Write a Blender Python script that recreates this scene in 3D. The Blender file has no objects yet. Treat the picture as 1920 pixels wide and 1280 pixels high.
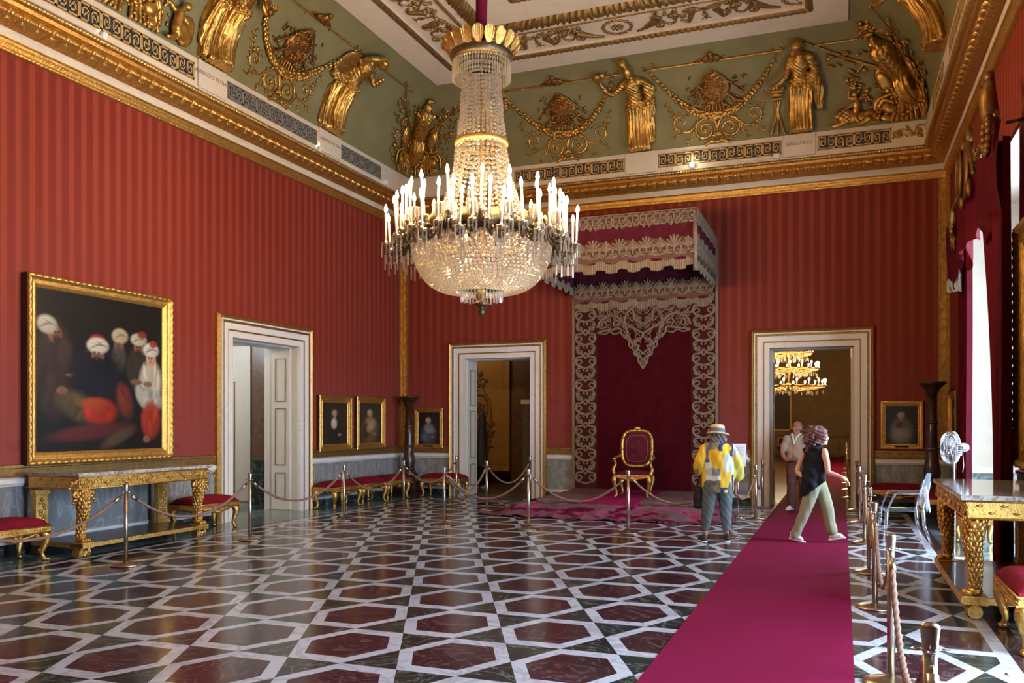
import bpy, bmesh, math, random
from mathutils import Vector, Matrix, Euler
from math import sin, cos, pi, radians, sqrt, atan2
random.seed(7)
SC = bpy.context.scene
COL = SC.collection
# ---------------------------------------------------------------- colour / materials
def lin(r, g, b):
    f = lambda c: (c/255/12.92) if c/255 <= .04045 else ((c/255+.055)/1.055)**2.4
    return (f(r), f(g), f(b))
MATS = {}
def nd(t, kind, **kw):
    n = t.nodes.new(kind)
    for k, v in kw.items(): setattr(n, k, v)
    return n
def base_mat(name):
    m = bpy.data.materials.new(name); m.use_nodes = True
    t = m.node_tree; b = t.nodes['Principled BSDF']
    MATS[name] = m
    return m, t, b
def mix_rgb(t, fac, a, b, blend='MIX'):
    n = nd(t, 'ShaderNodeMix', data_type='RGBA', blend_type=blend)
    for sock, v in ((n.inputs[0], fac), (n.inputs[6], a), (n.inputs[7], b)):
        if hasattr(v, 'is_linked') or isinstance(v, bpy.types.NodeSocket): t.links.new(v, sock)
        elif isinstance(v, (int, float)): sock.default_value = v
        else: sock.default_value = (*v, 1)
    return n.outputs[2]
def ramp(t, fac, stops):
    n = nd(t, 'ShaderNodeValToRGB'); t.links.new(fac, n.inputs[0]); e = n.color_ramp.elements
    while len(e) < len(stops): e.new(.5)
    for el, (p, c) in zip(e, stops): el.position = p; el.color = (*c, 1) if not isinstance(c, (int, float)) else (c, c, c, 1)
    return n.outputs[0]
def noise(t, scale=5, detail=4, rough=.6, coord='Object', dist=0, stretch=None):
    tc = nd(t, 'ShaderNodeTexCoord'); n = nd(t, 'ShaderNodeTexNoise')
    src = tc.outputs[coord] if coord != 'Pos' else nd(t, 'ShaderNodeNewGeometry').outputs['Position']
    if stretch:
        mp = nd(t, 'ShaderNodeMapping'); mp.inputs['Scale'].default_value = stretch
        t.links.new(src, mp.inputs[0]); src = mp.outputs[0]
    t.links.new(src, n.inputs['Vector'])
    n.inputs['Scale'].default_value = scale; n.inputs['Detail'].default_value = detail
    n.inputs['Roughness'].default_value = rough; n.inputs['Distortion'].default_value = dist
    return n.outputs['Fac']
def bump(t, b, h, strength=.3, dist=.02):
    n = nd(t, 'ShaderNodeBump'); n.inputs['Strength'].default_value = strength; n.inputs['Distance'].default_value = dist
    t.links.new(h, n.inputs['Height']); t.links.new(n.outputs[0], b.inputs['Normal'])
def pmat(name, col, rough=.5, metal=0., var=.25, scale=12, bmp=0., bscale=40, spec=.5, coat=0, sheen=0, trans=0, alpha=1, bdist=.01):
    if name in MATS: return MATS[name]
    m, t, b = base_mat(name)
    f = noise(t, scale)
    c = mix_rgb(t, ramp(t, f, [(.3, 0.), (.7, 1.)]), tuple(x*(1-var) for x in col), tuple(min(1, x*(1+var)) for x in col))
    t.links.new(c, b.inputs['Base Color'])
    b.inputs['Roughness'].default_value = rough; b.inputs['Metallic'].default_value = metal
    b.inputs['Specular IOR Level'].default_value = spec; b.inputs['Coat Weight'].default_value = coat
    b.inputs['Sheen Weight'].default_value = sheen; b.inputs['Transmission Weight'].default_value = trans
    b.inputs['Alpha'].default_value = alpha
    if bmp: bump(t, b, noise(t, bscale, 3), bmp, bdist)
    return m
def emis(name, col, strength):
    m, t, b = base_mat(name)
    b.inputs['Base Color'].default_value = (*col, 1)
    b.inputs['Emission Color'].default_value = (*col, 1); b.inputs['Emission Strength'].default_value = strength
    return m
def attr_mat(name, rough=.6, sheen=0, spec=.4, bmp=0, bscale=60):
    """colour read from the mesh's own painted colour attribute"""
    m, t, b = base_mat(name)
    a = nd(t, 'ShaderNodeAttribute', attribute_name='Col'); t.links.new(a.outputs['Color'], b.inputs['Base Color'])
    b.inputs['Roughness'].default_value = rough; b.inputs['Sheen Weight'].default_value = sheen; b.inputs['Specular IOR Level'].default_value = spec
    if bmp: bump(t, b, noise(t, bscale, 3), bmp, .01)
    return m
# ---------------------------------------------------------------- mesh building
def nb(): return bmesh.new()
def frame_of(d):
    d = d.normalized(); up = Vector((0, 0, 1)) if abs(d.z) < .95 else Vector((1, 0, 0))
    x = d.cross(up).normalized(); return x, x.cross(d).normalized()
def tube(bm, pts, r, seg=8, caps=True, flat=None, twist=None, mi=0):
    """swept tube; r a number or one per point; flat=(a,b) squashes the section; twist=(lobes, turns per m, depth)"""
    P = [Vector(p) for p in pts]; n = len(P)
    R = [r]*n if isinstance(r, (int, float)) else list(r)
    rings = []; x = None; run = 0
    for i, p in enumerate(P):
        d = (P[min(i+1, n-1)]-P[max(i-1, 0)])
        if d.length < 1e-9: d = Vector((0, 0, 1))
        d.normalize()
        if x is None: x, y = frame_of(d)
        else:
            x = (x-d*x.dot(d))
            if x.length < 1e-6: x, y = frame_of(d)
            x.normalize()
        y = d.cross(x)
        if i: run += (p-P[i-1]).length
        ring = []
        for k in range(seg):
            a = 2*pi*k/seg; q = R[i]
            if twist: q *= 1+twist[2]*cos(twist[0]*a-run*twist[1]*2*pi)
            fa, fb = flat or (1, 1)
            ring.append(bm.verts.new(p+x*(cos(a)*q*fa)+y*(sin(a)*q*fb)))
        rings.append(ring)
    for a, b in zip(rings, rings[1:]):
        for k in range(seg):
            f = bm.faces.new((a[k], a[(k+1) % seg], b[(k+1) % seg], b[k])); f.material_index = mi; f.smooth = True
    if caps:
        for rg in (rings[0][::-1], rings[-1]):
            try: bm.faces.new(rg).material_index = mi
            except ValueError: pass
def box(bm, c, s, rz=0, mi=0, rot=None, bev=0):
    M = Matrix.Translation(c) @ (rot.to_matrix().to_4x4() if rot else Matrix.Rotation(rz, 4, 'Z')) @ Matrix.Diagonal((s[0], s[1], s[2], 1))
    r = bmesh.ops.create_cube(bm, size=1, matrix=M)
    fs = {f for v in r['verts'] for f in v.link_faces}
    for f in fs: f.material_index = mi
    if bev:
        es = list({e for v in r['verts'] for e in v.link_edges})
        bmesh.ops.bevel(bm, geom=es, offset=bev, segments=2, affect='EDGES', profile=.5)
def bb(bm, lo, hi, mi=0, bev=0):
    box(bm, [(a+b)/2 for a, b in zip(lo, hi)], [abs(b-a) for a, b in zip(lo, hi)], 0, mi, None, bev)
def ell(bm, c, r, rot=None, sub=2, mi=0, smooth=True):
    M = Matrix.Translation(c) @ (rot.to_matrix().to_4x4() if rot else Matrix()) @ Matrix.Diagonal((*r, 1)) if not isinstance(r, (int, float)) else Matrix.Translation(c) @ Matrix.Scale(r, 4)
    q = bmesh.ops.create_icosphere(bm, subdivisions=sub, radius=1, matrix=M)
    for v in q['verts']:
        for f in v.link_faces: f.material_index = mi; f.smooth = smooth
def lathe(bm, prof, c=(0, 0, 0), seg=20, mi=0, sx=1, sy=1, mod=None, smooth=True, ring=False):
    """prof: list of (radius, z); mod(angle, i) scales the radius"""
    c = Vector(c); rings = []
    for i, (r, z) in enumerate(prof):
        rings.append([bm.verts.new(c+Vector((cos(2*pi*k/seg)*r*sx*(mod(2*pi*k/seg, i) if mod else 1), sin(2*pi*k/seg)*r*sy*(mod(2*pi*k/seg, i) if mod else 1), z))) for k in range(seg)])
    for a, b in zip(rings, rings[1:]):
        for k in range(seg):
            f = bm.faces.new((a[k], a[(k+1) % seg], b[(k+1) % seg], b[k])); f.material_index = mi; f.smooth = smooth
    if ring:
        for rg, fl in ((rings[0], True), (rings[-1], False)):
            pass
    else:
        for rg in (rings[0][::-1], rings[-1]):
            f = bm.faces.new(rg); f.material_index = mi
def quad(bm, a, b, c, d, mi=0):
    f = bm.faces.new([bm.verts.new(v) for v in (a, b, c, d)]); f.material_index = mi; return f
def grid(bm, nx, ny, fn, mi=0, smooth=True):
    V = [[bm.verts.new(fn(i/nx, j/ny)) for i in range(nx+1)] for j in range(ny+1)]
    for j in range(ny):
        for i in range(nx):
            f = bm.faces.new((V[j][i], V[j][i+1], V[j+1][i+1], V[j+1][i])); f.material_index = mi; f.smooth = smooth
    return V
def link(name, me, mats, parent=None, loc=None, rot=None):
    o = bpy.data.objects.new(name, me); COL.objects.link(o)
    for m in (mats if isinstance(mats, (list, tuple)) else [mats]): me.materials.append(m)
    if parent: o.parent = parent
    if loc is not None: o.location = loc
    if rot is not None: o.rotation_euler = rot
    return o
def obj(name, bm, mats, parent=None, loc=None, rot=None, smooth=None, center=False, recalc=True):
    if recalc: bmesh.ops.recalc_face_normals(bm, faces=bm.faces)
    if smooth is not None:
        for f in bm.faces: f.smooth = smooth
    if center and bm.verts:
        n = len(bm.verts); c = sum((v.co for v in bm.verts), Vector())/n
        for v in bm.verts: v.co -= c
        loc = c
    me = bpy.data.meshes.new(name); bm.to_mesh(me); bm.free()
    return link(name, me, mats, parent, loc, rot)
def tag(o, label, cat, group=None, kind=None):
    if label: o['label'] = label
    if cat: o['category'] = cat
    if group: o['group'] = group
    if kind: o['kind'] = kind
    return o
def thing(name, label, cat, loc=(0, 0, 0), rz=0, group=None, scale=1):
    o = bpy.data.objects.new(name, None); COL.objects.link(o); o.location = loc; o.rotation_euler = (0, 0, rz); o.empty_display_size = .1
    if scale != 1: o.scale = (scale,)*3
    return tag(o, label, cat, group)
def struct(name, bm, mats, **kw):
    o = obj(name, bm, mats, **kw); o['kind'] = 'structure'; return o
def kids(o): return [c for c in bpy.data.objects if c.parent == o]
def dup(root, loc, rz=0, label=None, group=None):
    def cp(o, parent):
        c = o.copy(); COL.objects.link(c); c.parent = parent
        for k in kids(o): cp(k, c)
        return c
    r = cp(root, None); r.location = loc; r.rotation_euler = (0, 0, rz)
    if label: r['label'] = label
    if group: r['group'] = group
    return r
def bez(P, n=12):
    """Catmull-Rom through the points"""
    P = [Vector(p) for p in P]; out = []
    for i in range(len(P)-1):
        a, b, c, d = P[max(i-1, 0)], P[i], P[i+1], P[min(i+2, len(P)-1)]
        for k in range(n):
            t = k/n; out.append(.5*((2*b)+(c-a)*t+(2*a-5*b+4*c-d)*t*t+(3*b-a-3*c+d)*t**3))
    return out+[P[-1]]
def lerpl(L, n):
    """resample a list of numbers to n values"""
    out = []
    for i in range(n):
        x = i/(n-1)*(len(L)-1); k = min(int(x), len(L)-2); out.append(L[k]+(L[k+1]-L[k])*(x-k))
    return out
def capsules(bm, items):
    for it in items:
        if it[0] == 'e': ell(bm, it[1], it[2], it[3] if len(it) > 3 else None, 3)
        else:
            _, pts, r = it; P = [Vector(p) for p in pts]
            R = [r]*len(P) if isinstance(r, (int, float)) else r
            n = max(6, len(P)*4) if len(P) > 2 else len(P)
            if len(P) > 2:
                Q = bez(P, 4); R = lerpl(R, len(Q)); P = Q
            tube(bm, P, R, 14)
            ell(bm, P[0], R[0], None, 2); ell(bm, P[-1], R[-1], None, 2)
def blob(items, voxel=.012, smooth=4, deform=None):
    """one continuous surface around a set of tapered limbs and ellipsoids"""
    bm = nb(); capsules(bm, items)
    me = bpy.data.meshes.new('tmp'); bm.to_mesh(me); bm.free()
    o = bpy.data.objects.new('tmp', me); COL.objects.link(o)
    md = o.modifiers.new('r', 'REMESH'); md.mode = 'VOXEL'; md.voxel_size = voxel
    dg = bpy.context.evaluated_depsgraph_get(); dg.update()
    m2 = bpy.data.meshes.new_from_object(o.evaluated_get(dg))
    bpy.data.objects.remove(o); bpy.data.meshes.remove(me)
    b = nb(); b.from_mesh(m2); bpy.data.meshes.remove(m2)
    for _ in range(smooth): bmesh.ops.smooth_vert(b, verts=b.verts, factor=.5, use_axis_x=True, use_axis_y=True, use_axis_z=True)
    b.normal_update()
    if deform:
        new = [deform(v.co.copy(), v.normal.copy()) for v in b.verts]
        for v, c in zip(b.verts, new): v.co = c
    for f in b.faces: f.smooth = True
    return b
def paint(me, fn):
    """colour attribute from a function of the vertex position"""
    a = me.color_attributes.new('Col', 'FLOAT_COLOR', 'POINT')
    for i, v in enumerate(me.vertices): a.data[i].color = (*fn(v.co), 1)
# ---------------------------------------------------------------- materials
GOLD = pmat('gilding', lin(206, 157, 82), .36, .88, .3, 26, .5, 75)
GOLDD = pmat('old_gilding', lin(158, 122, 72), .48, .85, .35, 18, .45, 80)
GOLDP = pmat('gilt_plaster', lin(194, 148, 74), .34, .85, .4, 12, .4, 50)
GILTDARK = pmat('dark_gilt', lin(120, 84, 40), .5, .8, .3, 25, .3, 90)
BRASS = pmat('satin_brass', lin(186, 168, 148), .3, 1, .05, 8)
BRONZE = pmat('bronze', lin(104, 86, 60), .42, .9, .3, 25, .3, 80)
CHROME = pmat('chrome', lin(215, 215, 220), .16, 1, .03)
WHITE = pmat('white_stone', lin(222, 214, 208), .32, 0, .06, 3, .04, 30)
PLASTER = pmat('white_plaster', lin(208, 190, 166), .62, 0, .06, 4, .05, 25)
GREEN = pmat('sage_plaster', lin(124, 114, 74), .75, 0, .12, 1.6, .08, 40)
VELVET = pmat('red_velvet', lin(118, 12, 30), .85, 0, .3, 6, .15, 90, .2, 0, 0)
VELVETD = pmat('dark_velvet', lin(66, 6, 14), .92, 0, .3, 5, .15, 90, .1, 0, 0)
MAROON = pmat('maroon_velvet', lin(84, 24, 34), .9, 0, .3, 9, .15, 90, .15, 0, 0)
SILVER = pmat('tarnished_galloon', lin(132, 108, 86), .65, .25, .3, 30, .3, 110)
CURTAIN = pmat('crimson_curtain', lin(104, 16, 32), .75, 0, .2, 4, .1, 120, .2, 0, 0)
ROPE = pmat('brown_rope', lin(132, 100, 84), .75, 0, .25, 60, .2, 200, .2)
NAVY = pmat('navy_panel', lin(38, 46, 56), .6, 0, .15, 6)
LETTER = pmat('grey_lettering', lin(120, 108, 92), .6)
WOODD = pmat('dark_wood', lin(52, 30, 20), .28, 0, .35, 6, .1, 40, .5, .3)
BLACK = pmat('black_cloth', lin(16, 15, 17), .8, 0, .3, 30, .15, 120)
MARBLETOP = pmat('table_marble', lin(140, 124, 110), .12, 0, .3, 5)
PAPER = pmat('white_paper', lin(226, 222, 226), .7, 0, .03)
GREYINK = pmat('grey_ink', lin(140, 138, 142), .7)
def fabric(name, axis):
    """striped crimson wall silk: light and dark bands running up the wall, pinker low down and blotched"""
    m, t, b = base_mat(name)
    g = nd(t, 'ShaderNodeNewGeometry'); s = nd(t, 'ShaderNodeSeparateXYZ'); t.links.new(g.outputs['Position'], s.inputs[0])
    def wave(freq, phase, amp=1.):
        a = nd(t, 'ShaderNodeMath', operation='MULTIPLY_ADD'); a.inputs[1].default_value = freq; a.inputs[2].default_value = phase
        t.links.new(s.outputs[axis], a.inputs[0])
        c = nd(t, 'ShaderNodeMath', operation='SINE'); t.links.new(a.outputs[0], c.inputs[0]); return c.outputs[0]
    w1 = wave(2*pi/.2, .4); w2 = wave(2*pi/.05, 0)
    ad = nd(t, 'ShaderNodeMath', operation='MULTIPLY_ADD'); ad.inputs[1].default_value = .35
    t.links.new(w2, ad.inputs[0]); t.links.new(w1, ad.inputs[2])
    mr = nd(t, 'ShaderNodeMapRange'); mr.inputs[1].default_value = -1.35; mr.inputs[2].default_value = 1.35
    t.links.new(ad.outputs[0], mr.inputs[0]); st = ramp(t, mr.outputs[0], [(0, .16), (.4, .24), (.62, .6), (.8, .78), (1, .84)])
    n1 = noise(t, .35, 3, .5, 'Pos'); n2 = noise(t, 1.6, 4, .6, 'Pos', 0, (1, 1, 2.2))
    dark = mix_rgb(t, n1, lin(102, 23, 14), lin(114, 28, 19)); light = mix_rgb(t, n1, lin(140, 58, 39), lin(149, 65, 46))
    # the bands are strongest high up; lower down they are almost plain
    zr = nd(t, 'ShaderNodeMapRange'); zr.inputs[1].default_value = 1.4; zr.inputs[2].default_value = 5.5; zr.inputs[3].default_value = .22; zr.inputs[4].default_value = 1
    t.links.new(s.outputs[2], zr.inputs[0])
    mul = nd(t, 'ShaderNodeMath', operation='MULTIPLY_ADD'); sub = nd(t, 'ShaderNodeMath', operation='SUBTRACT'); sub.inputs[1].default_value = .5
    t.links.new(st, sub.inputs[0]); t.links.new(sub.outputs[0], mul.inputs[0]); t.links.new(zr.outputs[0], mul.inputs[1]); mul.inputs[2].default_value = .5
    c = mix_rgb(t, mul.outputs[0], dark, light)
    zf = nd(t, 'ShaderNodeMapRange'); zf.inputs[1].default_value = 3.2; zf.inputs[2].default_value = 1.0
    t.links.new(s.outputs[2], zf.inputs[0])
    mm = nd(t, 'ShaderNodeMath', operation='MULTIPLY'); t.links.new(zf.outputs[0], mm.inputs[0]); mm.inputs[1].default_value = .75
    c = mix_rgb(t, mm.outputs[0], c, lin(136, 62, 56))                                    # pinker towards the bottom of the wall
    stain = ramp(t, n2, [(.60, 0.), (.72, 1.)])
    ms = nd(t, 'ShaderNodeMath', operation='MULTIPLY'); t.links.new(stain, ms.inputs[0]); t.links.new(mm.outputs[0], ms.inputs[1])
    c = mix_rgb(t, ms.outputs[0], c, lin(118, 20, 44))
    t.links.new(c, b.inputs['Base Color']); b.inputs['Roughness'].default_value = .72; b.inputs['Specular IOR Level'].default_value = .25
    return m
SILKX = fabric('crimson_silk_across', 0); SILKY = fabric('crimson_silk_along', 1)
def marble(name, c1, c2, vein, scale, rough=.2, axis=None, vw=.06, dist=2.5, bookmatch=0):
    m, t, b = base_mat(name)
    g = nd(t, 'ShaderNodeNewGeometry'); src = g.outputs['Position']
    if bookmatch:
        s = nd(t, 'ShaderNodeSeparateXYZ'); t.links.new(src, s.inputs[0])
        def mirror(sock):
            a = nd(t, 'ShaderNodeMath', operation='PINGPONG'); a.inputs[1].default_value = bookmatch; t.links.new(sock, a.inputs[0]); return a.outputs[0]
        cb = nd(t, 'ShaderNodeCombineXYZ'); t.links.new(mirror(s.outputs[0]), cb.inputs[0]); t.links.new(mirror(s.outputs[1]), cb.inputs[1]); t.links.new(s.outputs[2], cb.inputs[2]); src = cb.outputs[0]
        mp = nd(t, 'ShaderNodeMapping'); mp.inputs['Rotation'].default_value = (.6, .6, 0); mp.inputs['Scale'].default_value = (1, 1, .45)
        t.links.new(src, mp.inputs[0]); src = mp.outputs[0]
    n = nd(t, 'ShaderNodeTexNoise'); n.inputs['Scale'].default_value = scale; n.inputs['Detail'].default_value = 7; n.inputs['Distortion'].default_value = dist; t.links.new(src, n.inputs['Vector'])
    n2 = nd(t, 'ShaderNodeTexNoise'); n2.inputs['Scale'].default_value = scale*.6; n2.inputs['Detail'].default_value = 4; t.links.new(src, n2.inputs['Vector'])
    c = mix_rgb(t, ramp(t, n2.outputs['Fac'], [(.3, 0.), (.7, 1.)]), c1, c2)
    v = ramp(t, n.outputs['Fac'], [(.5-vw, 0.), (.5, .75), (.5+vw, 0.)])
    c = mix_rgb(t, v, c, vein); t.links.new(c, b.inputs['Base Color'])
    b.inputs['Roughness'].default_value = rough
    return m
M_RED = marble('red_marble', lin(50, 30, 34), lin(66, 40, 44), lin(110, 88, 92), 2.4, .17, vw=.03)
M_GREEN = marble('green_marble', lin(28, 36, 36), lin(46, 54, 50), lin(104, 116, 108), 2.2, .17, vw=.035)
M_WHITE = marble('white_marble', lin(188, 188, 198), lin(202, 202, 210), lin(160, 156, 164), 1.5, .2, vw=.05)
M_TEAL = marble('teal_marble', lin(62, 74, 72), lin(92, 104, 100), lin(150, 162, 160), 1.3, .17, vw=.06)
M_DADO = marble('grey_dado_marble', lin(120, 118, 116), lin(142, 140, 138), lin(164, 162, 160), 3.2, .25, vw=.04, dist=1.2, bookmatch=.62)
M_FRAME = marble('door_marble', lin(218, 210, 202), lin(228, 220, 212), lin(206, 198, 190), .9, .3, vw=.008, dist=1)
MOSAIC = marble('table_top_marble', lin(126, 110, 98), lin(156, 142, 130), lin(206, 196, 186), 6, .1, vw=.1)
def runner_mat():
    m, t, b = base_mat('runner_pile')
    f = noise(t, 260, 2, .7, 'Pos'); g = noise(t, 1.2, 3, .5, 'Pos')
    c = mix_rgb(t, f, lin(102, 10, 44), lin(132, 20, 64)); c = mix_rgb(t, ramp(t, g, [(.35, 0.), (.8, .35)]), c, lin(104, 10, 34))
    t.links.new(c, b.inputs['Base Color']); b.inputs['Roughness'].default_value = .95; b.inputs['Specular IOR Level'].default_value = .1
    bump(t, b, f, .4, .004); return m
RUNNER = runner_mat()
def bead_mat(name, tint, tr=.4):
    m = bpy.data.materials.new(name); m.use_nodes = True; t = m.node_tree; t.nodes.clear(); MATS[name] = m
    gl = nd(t, 'ShaderNodeBsdfGlossy'); gl.inputs['Roughness'].default_value = .08; gl.inputs['Color'].default_value = (*tint, 1)
    tp = nd(t, 'ShaderNodeBsdfTransparent'); tl = nd(t, 'ShaderNodeBsdfTranslucent'); tl.inputs['Color'].default_value = (*tint, 1)
    m1 = nd(t, 'ShaderNodeMixShader'); m1.inputs[0].default_value = .45; t.links.new(gl.outputs[0], m1.inputs[1]); t.links.new(tl.outputs[0], m1.inputs[2])
    m2 = nd(t, 'ShaderNodeMixShader'); m2.inputs[0].default_value = tr; t.links.new(m1.outputs[0], m2.inputs[1]); t.links.new(tp.outputs[0], m2.inputs[2])
    o = nd(t, 'ShaderNodeOutputMaterial'); t.links.new(m2.outputs[0], o.inputs[0]); return m
CRYSTAL = bead_mat('crystal', (.98, .9, .8), .14); PRISM = bead_mat('crystal_prism', (.9, .9, .92), .5)
CLEAR = bead_mat('clear_plastic', (.85, .9, .96), .72)
GLASS = bead_mat('window_glass', (.95, .97, 1), .93)
FLAME = emis('lit_bulb', (1., .68, .34), 380)
FLAME2 = emis('lit_bulb_far', (1., .72, .40), 480)
SPOT = emis('lit_spot', (1., .93, .8), 120)
CANDLE = pmat('candle_ivory', lin(236, 222, 190), .5, 0, .05)
# ---------------------------------------------------------------- the room: x across, y deep, z up; the visitor stands at the near doorway
UL, UR, VF, VB = -9.7, 1.87, 17.95, -.7
DADO = .96
D1 = (11.83, 13.77, 3.12); D2 = (-8.09, -6.47, 3.14); D3 = (-1.36, .215, 3.17)
W1 = (11.1, 14.9, 5.0); W2 = (3.36, 7.16, 5.0)
def wall(name, axis, pos, s0, s1, z1, holes, silk, mats=None):
    """wall skin with openings; marble dado below, silk above"""
    bm = nb(); S = sorted({s0, s1, *[h[0] for h in holes], *[h[1] for h in holes]}); Z = sorted({0, DADO, z1, *[h[2] for h in holes]})
    for a, b in zip(S, S[1:]):
        for c, d in zip(Z, Z[1:]):
            if any(h[0] <= a and b <= h[1] and d <= h[2] for h in holes): continue
            P = [(a, c), (b, c), (b, d), (a, d)]
            quad(bm, *[(p, pos, q) if axis == 'x' else (pos, p, q) for p, q in P], mi=0 if d <= DADO else 1)
    return struct(name, bm, mats or [M_DADO, silk], recalc=False)
wall('wall_left', 'y', UL, VB, VF, 7.3, [D1], SILKY)
wall('wall_far', 'x', VF, UL, UR, 7.3, [D2, D3], SILKX)
wall('wall_right', 'y', UR, VB, VF, 7.3, [W1, W2], SILKY)
wall('wall_near', 'x', VB, UL, UR, 7.3, [], SILKX)
# ---- floor: hexagons with white borders meeting tip to tip, dark triangles between
def make_floor():
    s, h = .4334, .4511; cx, cy = -2.580, 5.539; bm = nb()
    nx, ny = h, s/2; L = sqrt(nx*nx+ny*ny); nx /= L; ny /= L; c0 = s*nx-.098; hy = h-.13
    inner = [(c0/nx, 0), ((c0-ny*hy)/nx, hy), (-(c0-ny*hy)/nx, hy), (-c0/nx, 0), (-(c0-ny*hy)/nx, -hy), ((c0-ny*hy)/nx, -hy)]
    outer = [(s, 0), (s/2, h), (-s/2, h), (-s, 0), (-s/2, -h), (s/2, -h)]
    B = .83; x0, x1, y0, y1 = UL+B+.23, UR-B-.02, VB+B, VF-B
    for j in range(-9, 18):
        for i in range(-22, 20):
            x, y = cx+i*2*s+j*s, cy+j*2*h
            if x < x0-s or x > x1+s or y < y0-h or y > y1+h: continue
            O = [bm.verts.new((x+a, y+b, 0)) for a, b in outer]; I = [bm.verts.new((x+a, y+b, 0)) for a, b in inner]
            bm.faces.new(I).material_index = 0
            for k in range(6): bm.faces.new((O[k], O[(k+1) % 6], I[(k+1) % 6], I[k])).material_index = 1
            for sg in (1, -1):
                bm.faces.new([bm.verts.new((x+a, y+b, 0)) for a, b in ((-s/2*sg, h*sg), (s/2*sg, h*sg), (0, 2*h*sg))]).material_index = 2
    bmesh.ops.remove_doubles(bm, verts=bm.verts, dist=1e-4)
    for co, no in (((x0, 0, 0), (-1, 0, 0)), ((x1, 0, 0), (1, 0, 0)), ((0, y0, 0), (0, -1, 0)), ((0, y1, 0), (0, 1, 0))):
        bmesh.ops.bisect_plane(bm, geom=bm.verts[:]+bm.edges[:]+bm.faces[:], plane_co=co, plane_no=no, clear_outer=True)
    def ringq(a, b, mi):
        (X0, X1, Y0, Y1), (U0, U1, V0, V1) = a, b
        for q in (((X0, Y0), (X1, Y0), (U1, V0), (U0, V0)), ((X1, Y0), (X1, Y1), (U1, V1), (U1, V0)), ((X1, Y1), (X0, Y1), (U0, V1), (U1, V1)), ((X0, Y1), (X0, Y0), (U0, V0), (U0, V1))):
            quad(bm, *[(p[0], p[1], 0) for p in q], mi=mi)
    R = [(x0-d, x1+d, y0-d, y1+d) for d in (0, .1, .235)]+[(UL, UR, VB, VF)]
    for a, b, mi in zip(R, R[1:], (1, 0, 3)): ringq(a, b, mi)
    # thresholds run on through the doorways and window bays
    for (a, b, c, d) in ((UL-.75, UL, D1[0], D1[1]), (D2[0], D2[1], VF, VF+.7), (D3[0], D3[1], VF, VF+.7), (UR, UR+1., W1[0], W1[1]), (UR, UR+1., W2[0], W2[1])):
        quad(bm, (a, c, 0), (b, c, 0), (b, d, 0), (a, d, 0), mi=3)
    for f in bm.faces:
        if f.normal.z < 0: f.normal_flip()
    return struct('floor', bm, [M_RED, M_WHITE, M_GREEN, M_TEAL], recalc=False)
make_floor()
# ---- mouldings that run round the room
def ring(name, prof, mats, mod=None, step=.05, rect=(UL, UR, VB, VF), smooth=True):
    """prof: list of (inset from the wall, z, material); mod(s, i) -> extra (inset, z)"""
    bm = nb(); x0, x1, y0, y1 = rect
    for side in range(4):
        L = (y1-y0) if side in (0, 2) else (x1-x0); n = max(1, int(L/step)) if mod else 1; rows = []
        for k in range(n+1):
            row = []
            for i, p in enumerate(prof):
                e, z = p[0], p[1]; s = e+(L-2*e)*k/n
                if mod and 0 < k < n:
                    de, dz = mod(s, i); e += de; z += dz
                row.append(bm.verts.new([(x0+e, y0+s, z), (x0+s, y1-e, z), (x1-e, y1-s, z), (x1-s, y0+e, z)][side]))
            rows.append(row)
        for a, b in zip(rows, rows[1:]):
            for i in range(len(prof)-1):
                f = bm.faces.new((a[i], b[i], b[i+1], a[i+1])); f.material_index = prof[i][2] if len(prof[i]) > 2 else 0; f.smooth = smooth and bool(mod)
    return struct(name, bm, mats)
ring('trim_1', [(0, 6.26, 0), (.03, 6.262, 0), (.055, 6.285, 0), (.035, 6.31, 0), (.04, 6.325, 0), (.065, 6.345, 0), (.045, 6.37, 0), (.085, 6.41, 0), (.1, 6.42, 1), (.1, 6.53, 0), (.13, 6.53, 0)], [GOLD, PLASTER], lambda s, i: ((.014*abs(sin(pi*s/.06)) if i == 2 else .012*abs(sin(pi*s/.045+.5)) if i == 5 else 0), 0), .0125)
LN = 13; LP = [(.12+.165*sin(pi/2*w)**1.2+.0*w, 6.525+.165*w) for w in [i/(LN-1) for i in range(LN)]]
def leafmod(s, i):      # acanthus row: broad lobed leaves turning over at the tip, darts between them
    w = i/(LN-1)
    if i in (0, LN-1): return 0, 0
    ph = (s/.21) % 1; x = abs(ph-.5)*2; en = sin(pi*min(1, w*1.05))
    leaf = (1-x**2.2); lobes = .55+.45*abs(sin(pi*(s/.035+w*(1.6 if ph > .5 else -1.6))))
    d = .05*en*leaf*lobes+.022*max(0, sin(pi*w*2.4-.6))*(1-leaf)+(.03*leaf if .62 < w < .92 else 0)
    if abs(ph-.5) < .03: d -= .014
    return d, -.016*leaf*(1 if w > .5 else 0)
ring('trim_2', LP, [GOLD], leafmod, .0075)
ring('trim_3', [(.25, 6.68, 0), (.31, 6.695, 0), (.345, 6.715, 0), (.37, 6.755, 0), (.385, 6.76, 0)], [GOLD])
ring('trim_4', [(.37, 6.755), (.40, 6.76), (.43, 6.78), (.43, 6.80), (.40, 6.81)], [GOLD], lambda s, i: (.022*abs(sin(pi*s/.055)) if i in (1, 2, 3) else 0, -.01*abs(sin(pi*s/.055)) if i in (1, 2) else 0), .0137)
ring('trim_5', [(.40, 6.81, 0), (.46, 6.81, 0), (.46, 6.835, 0), (.425, 6.845, 0), (.425, 7.28, 0), (.40, 7.285, 0)], [PLASTER])
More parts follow.
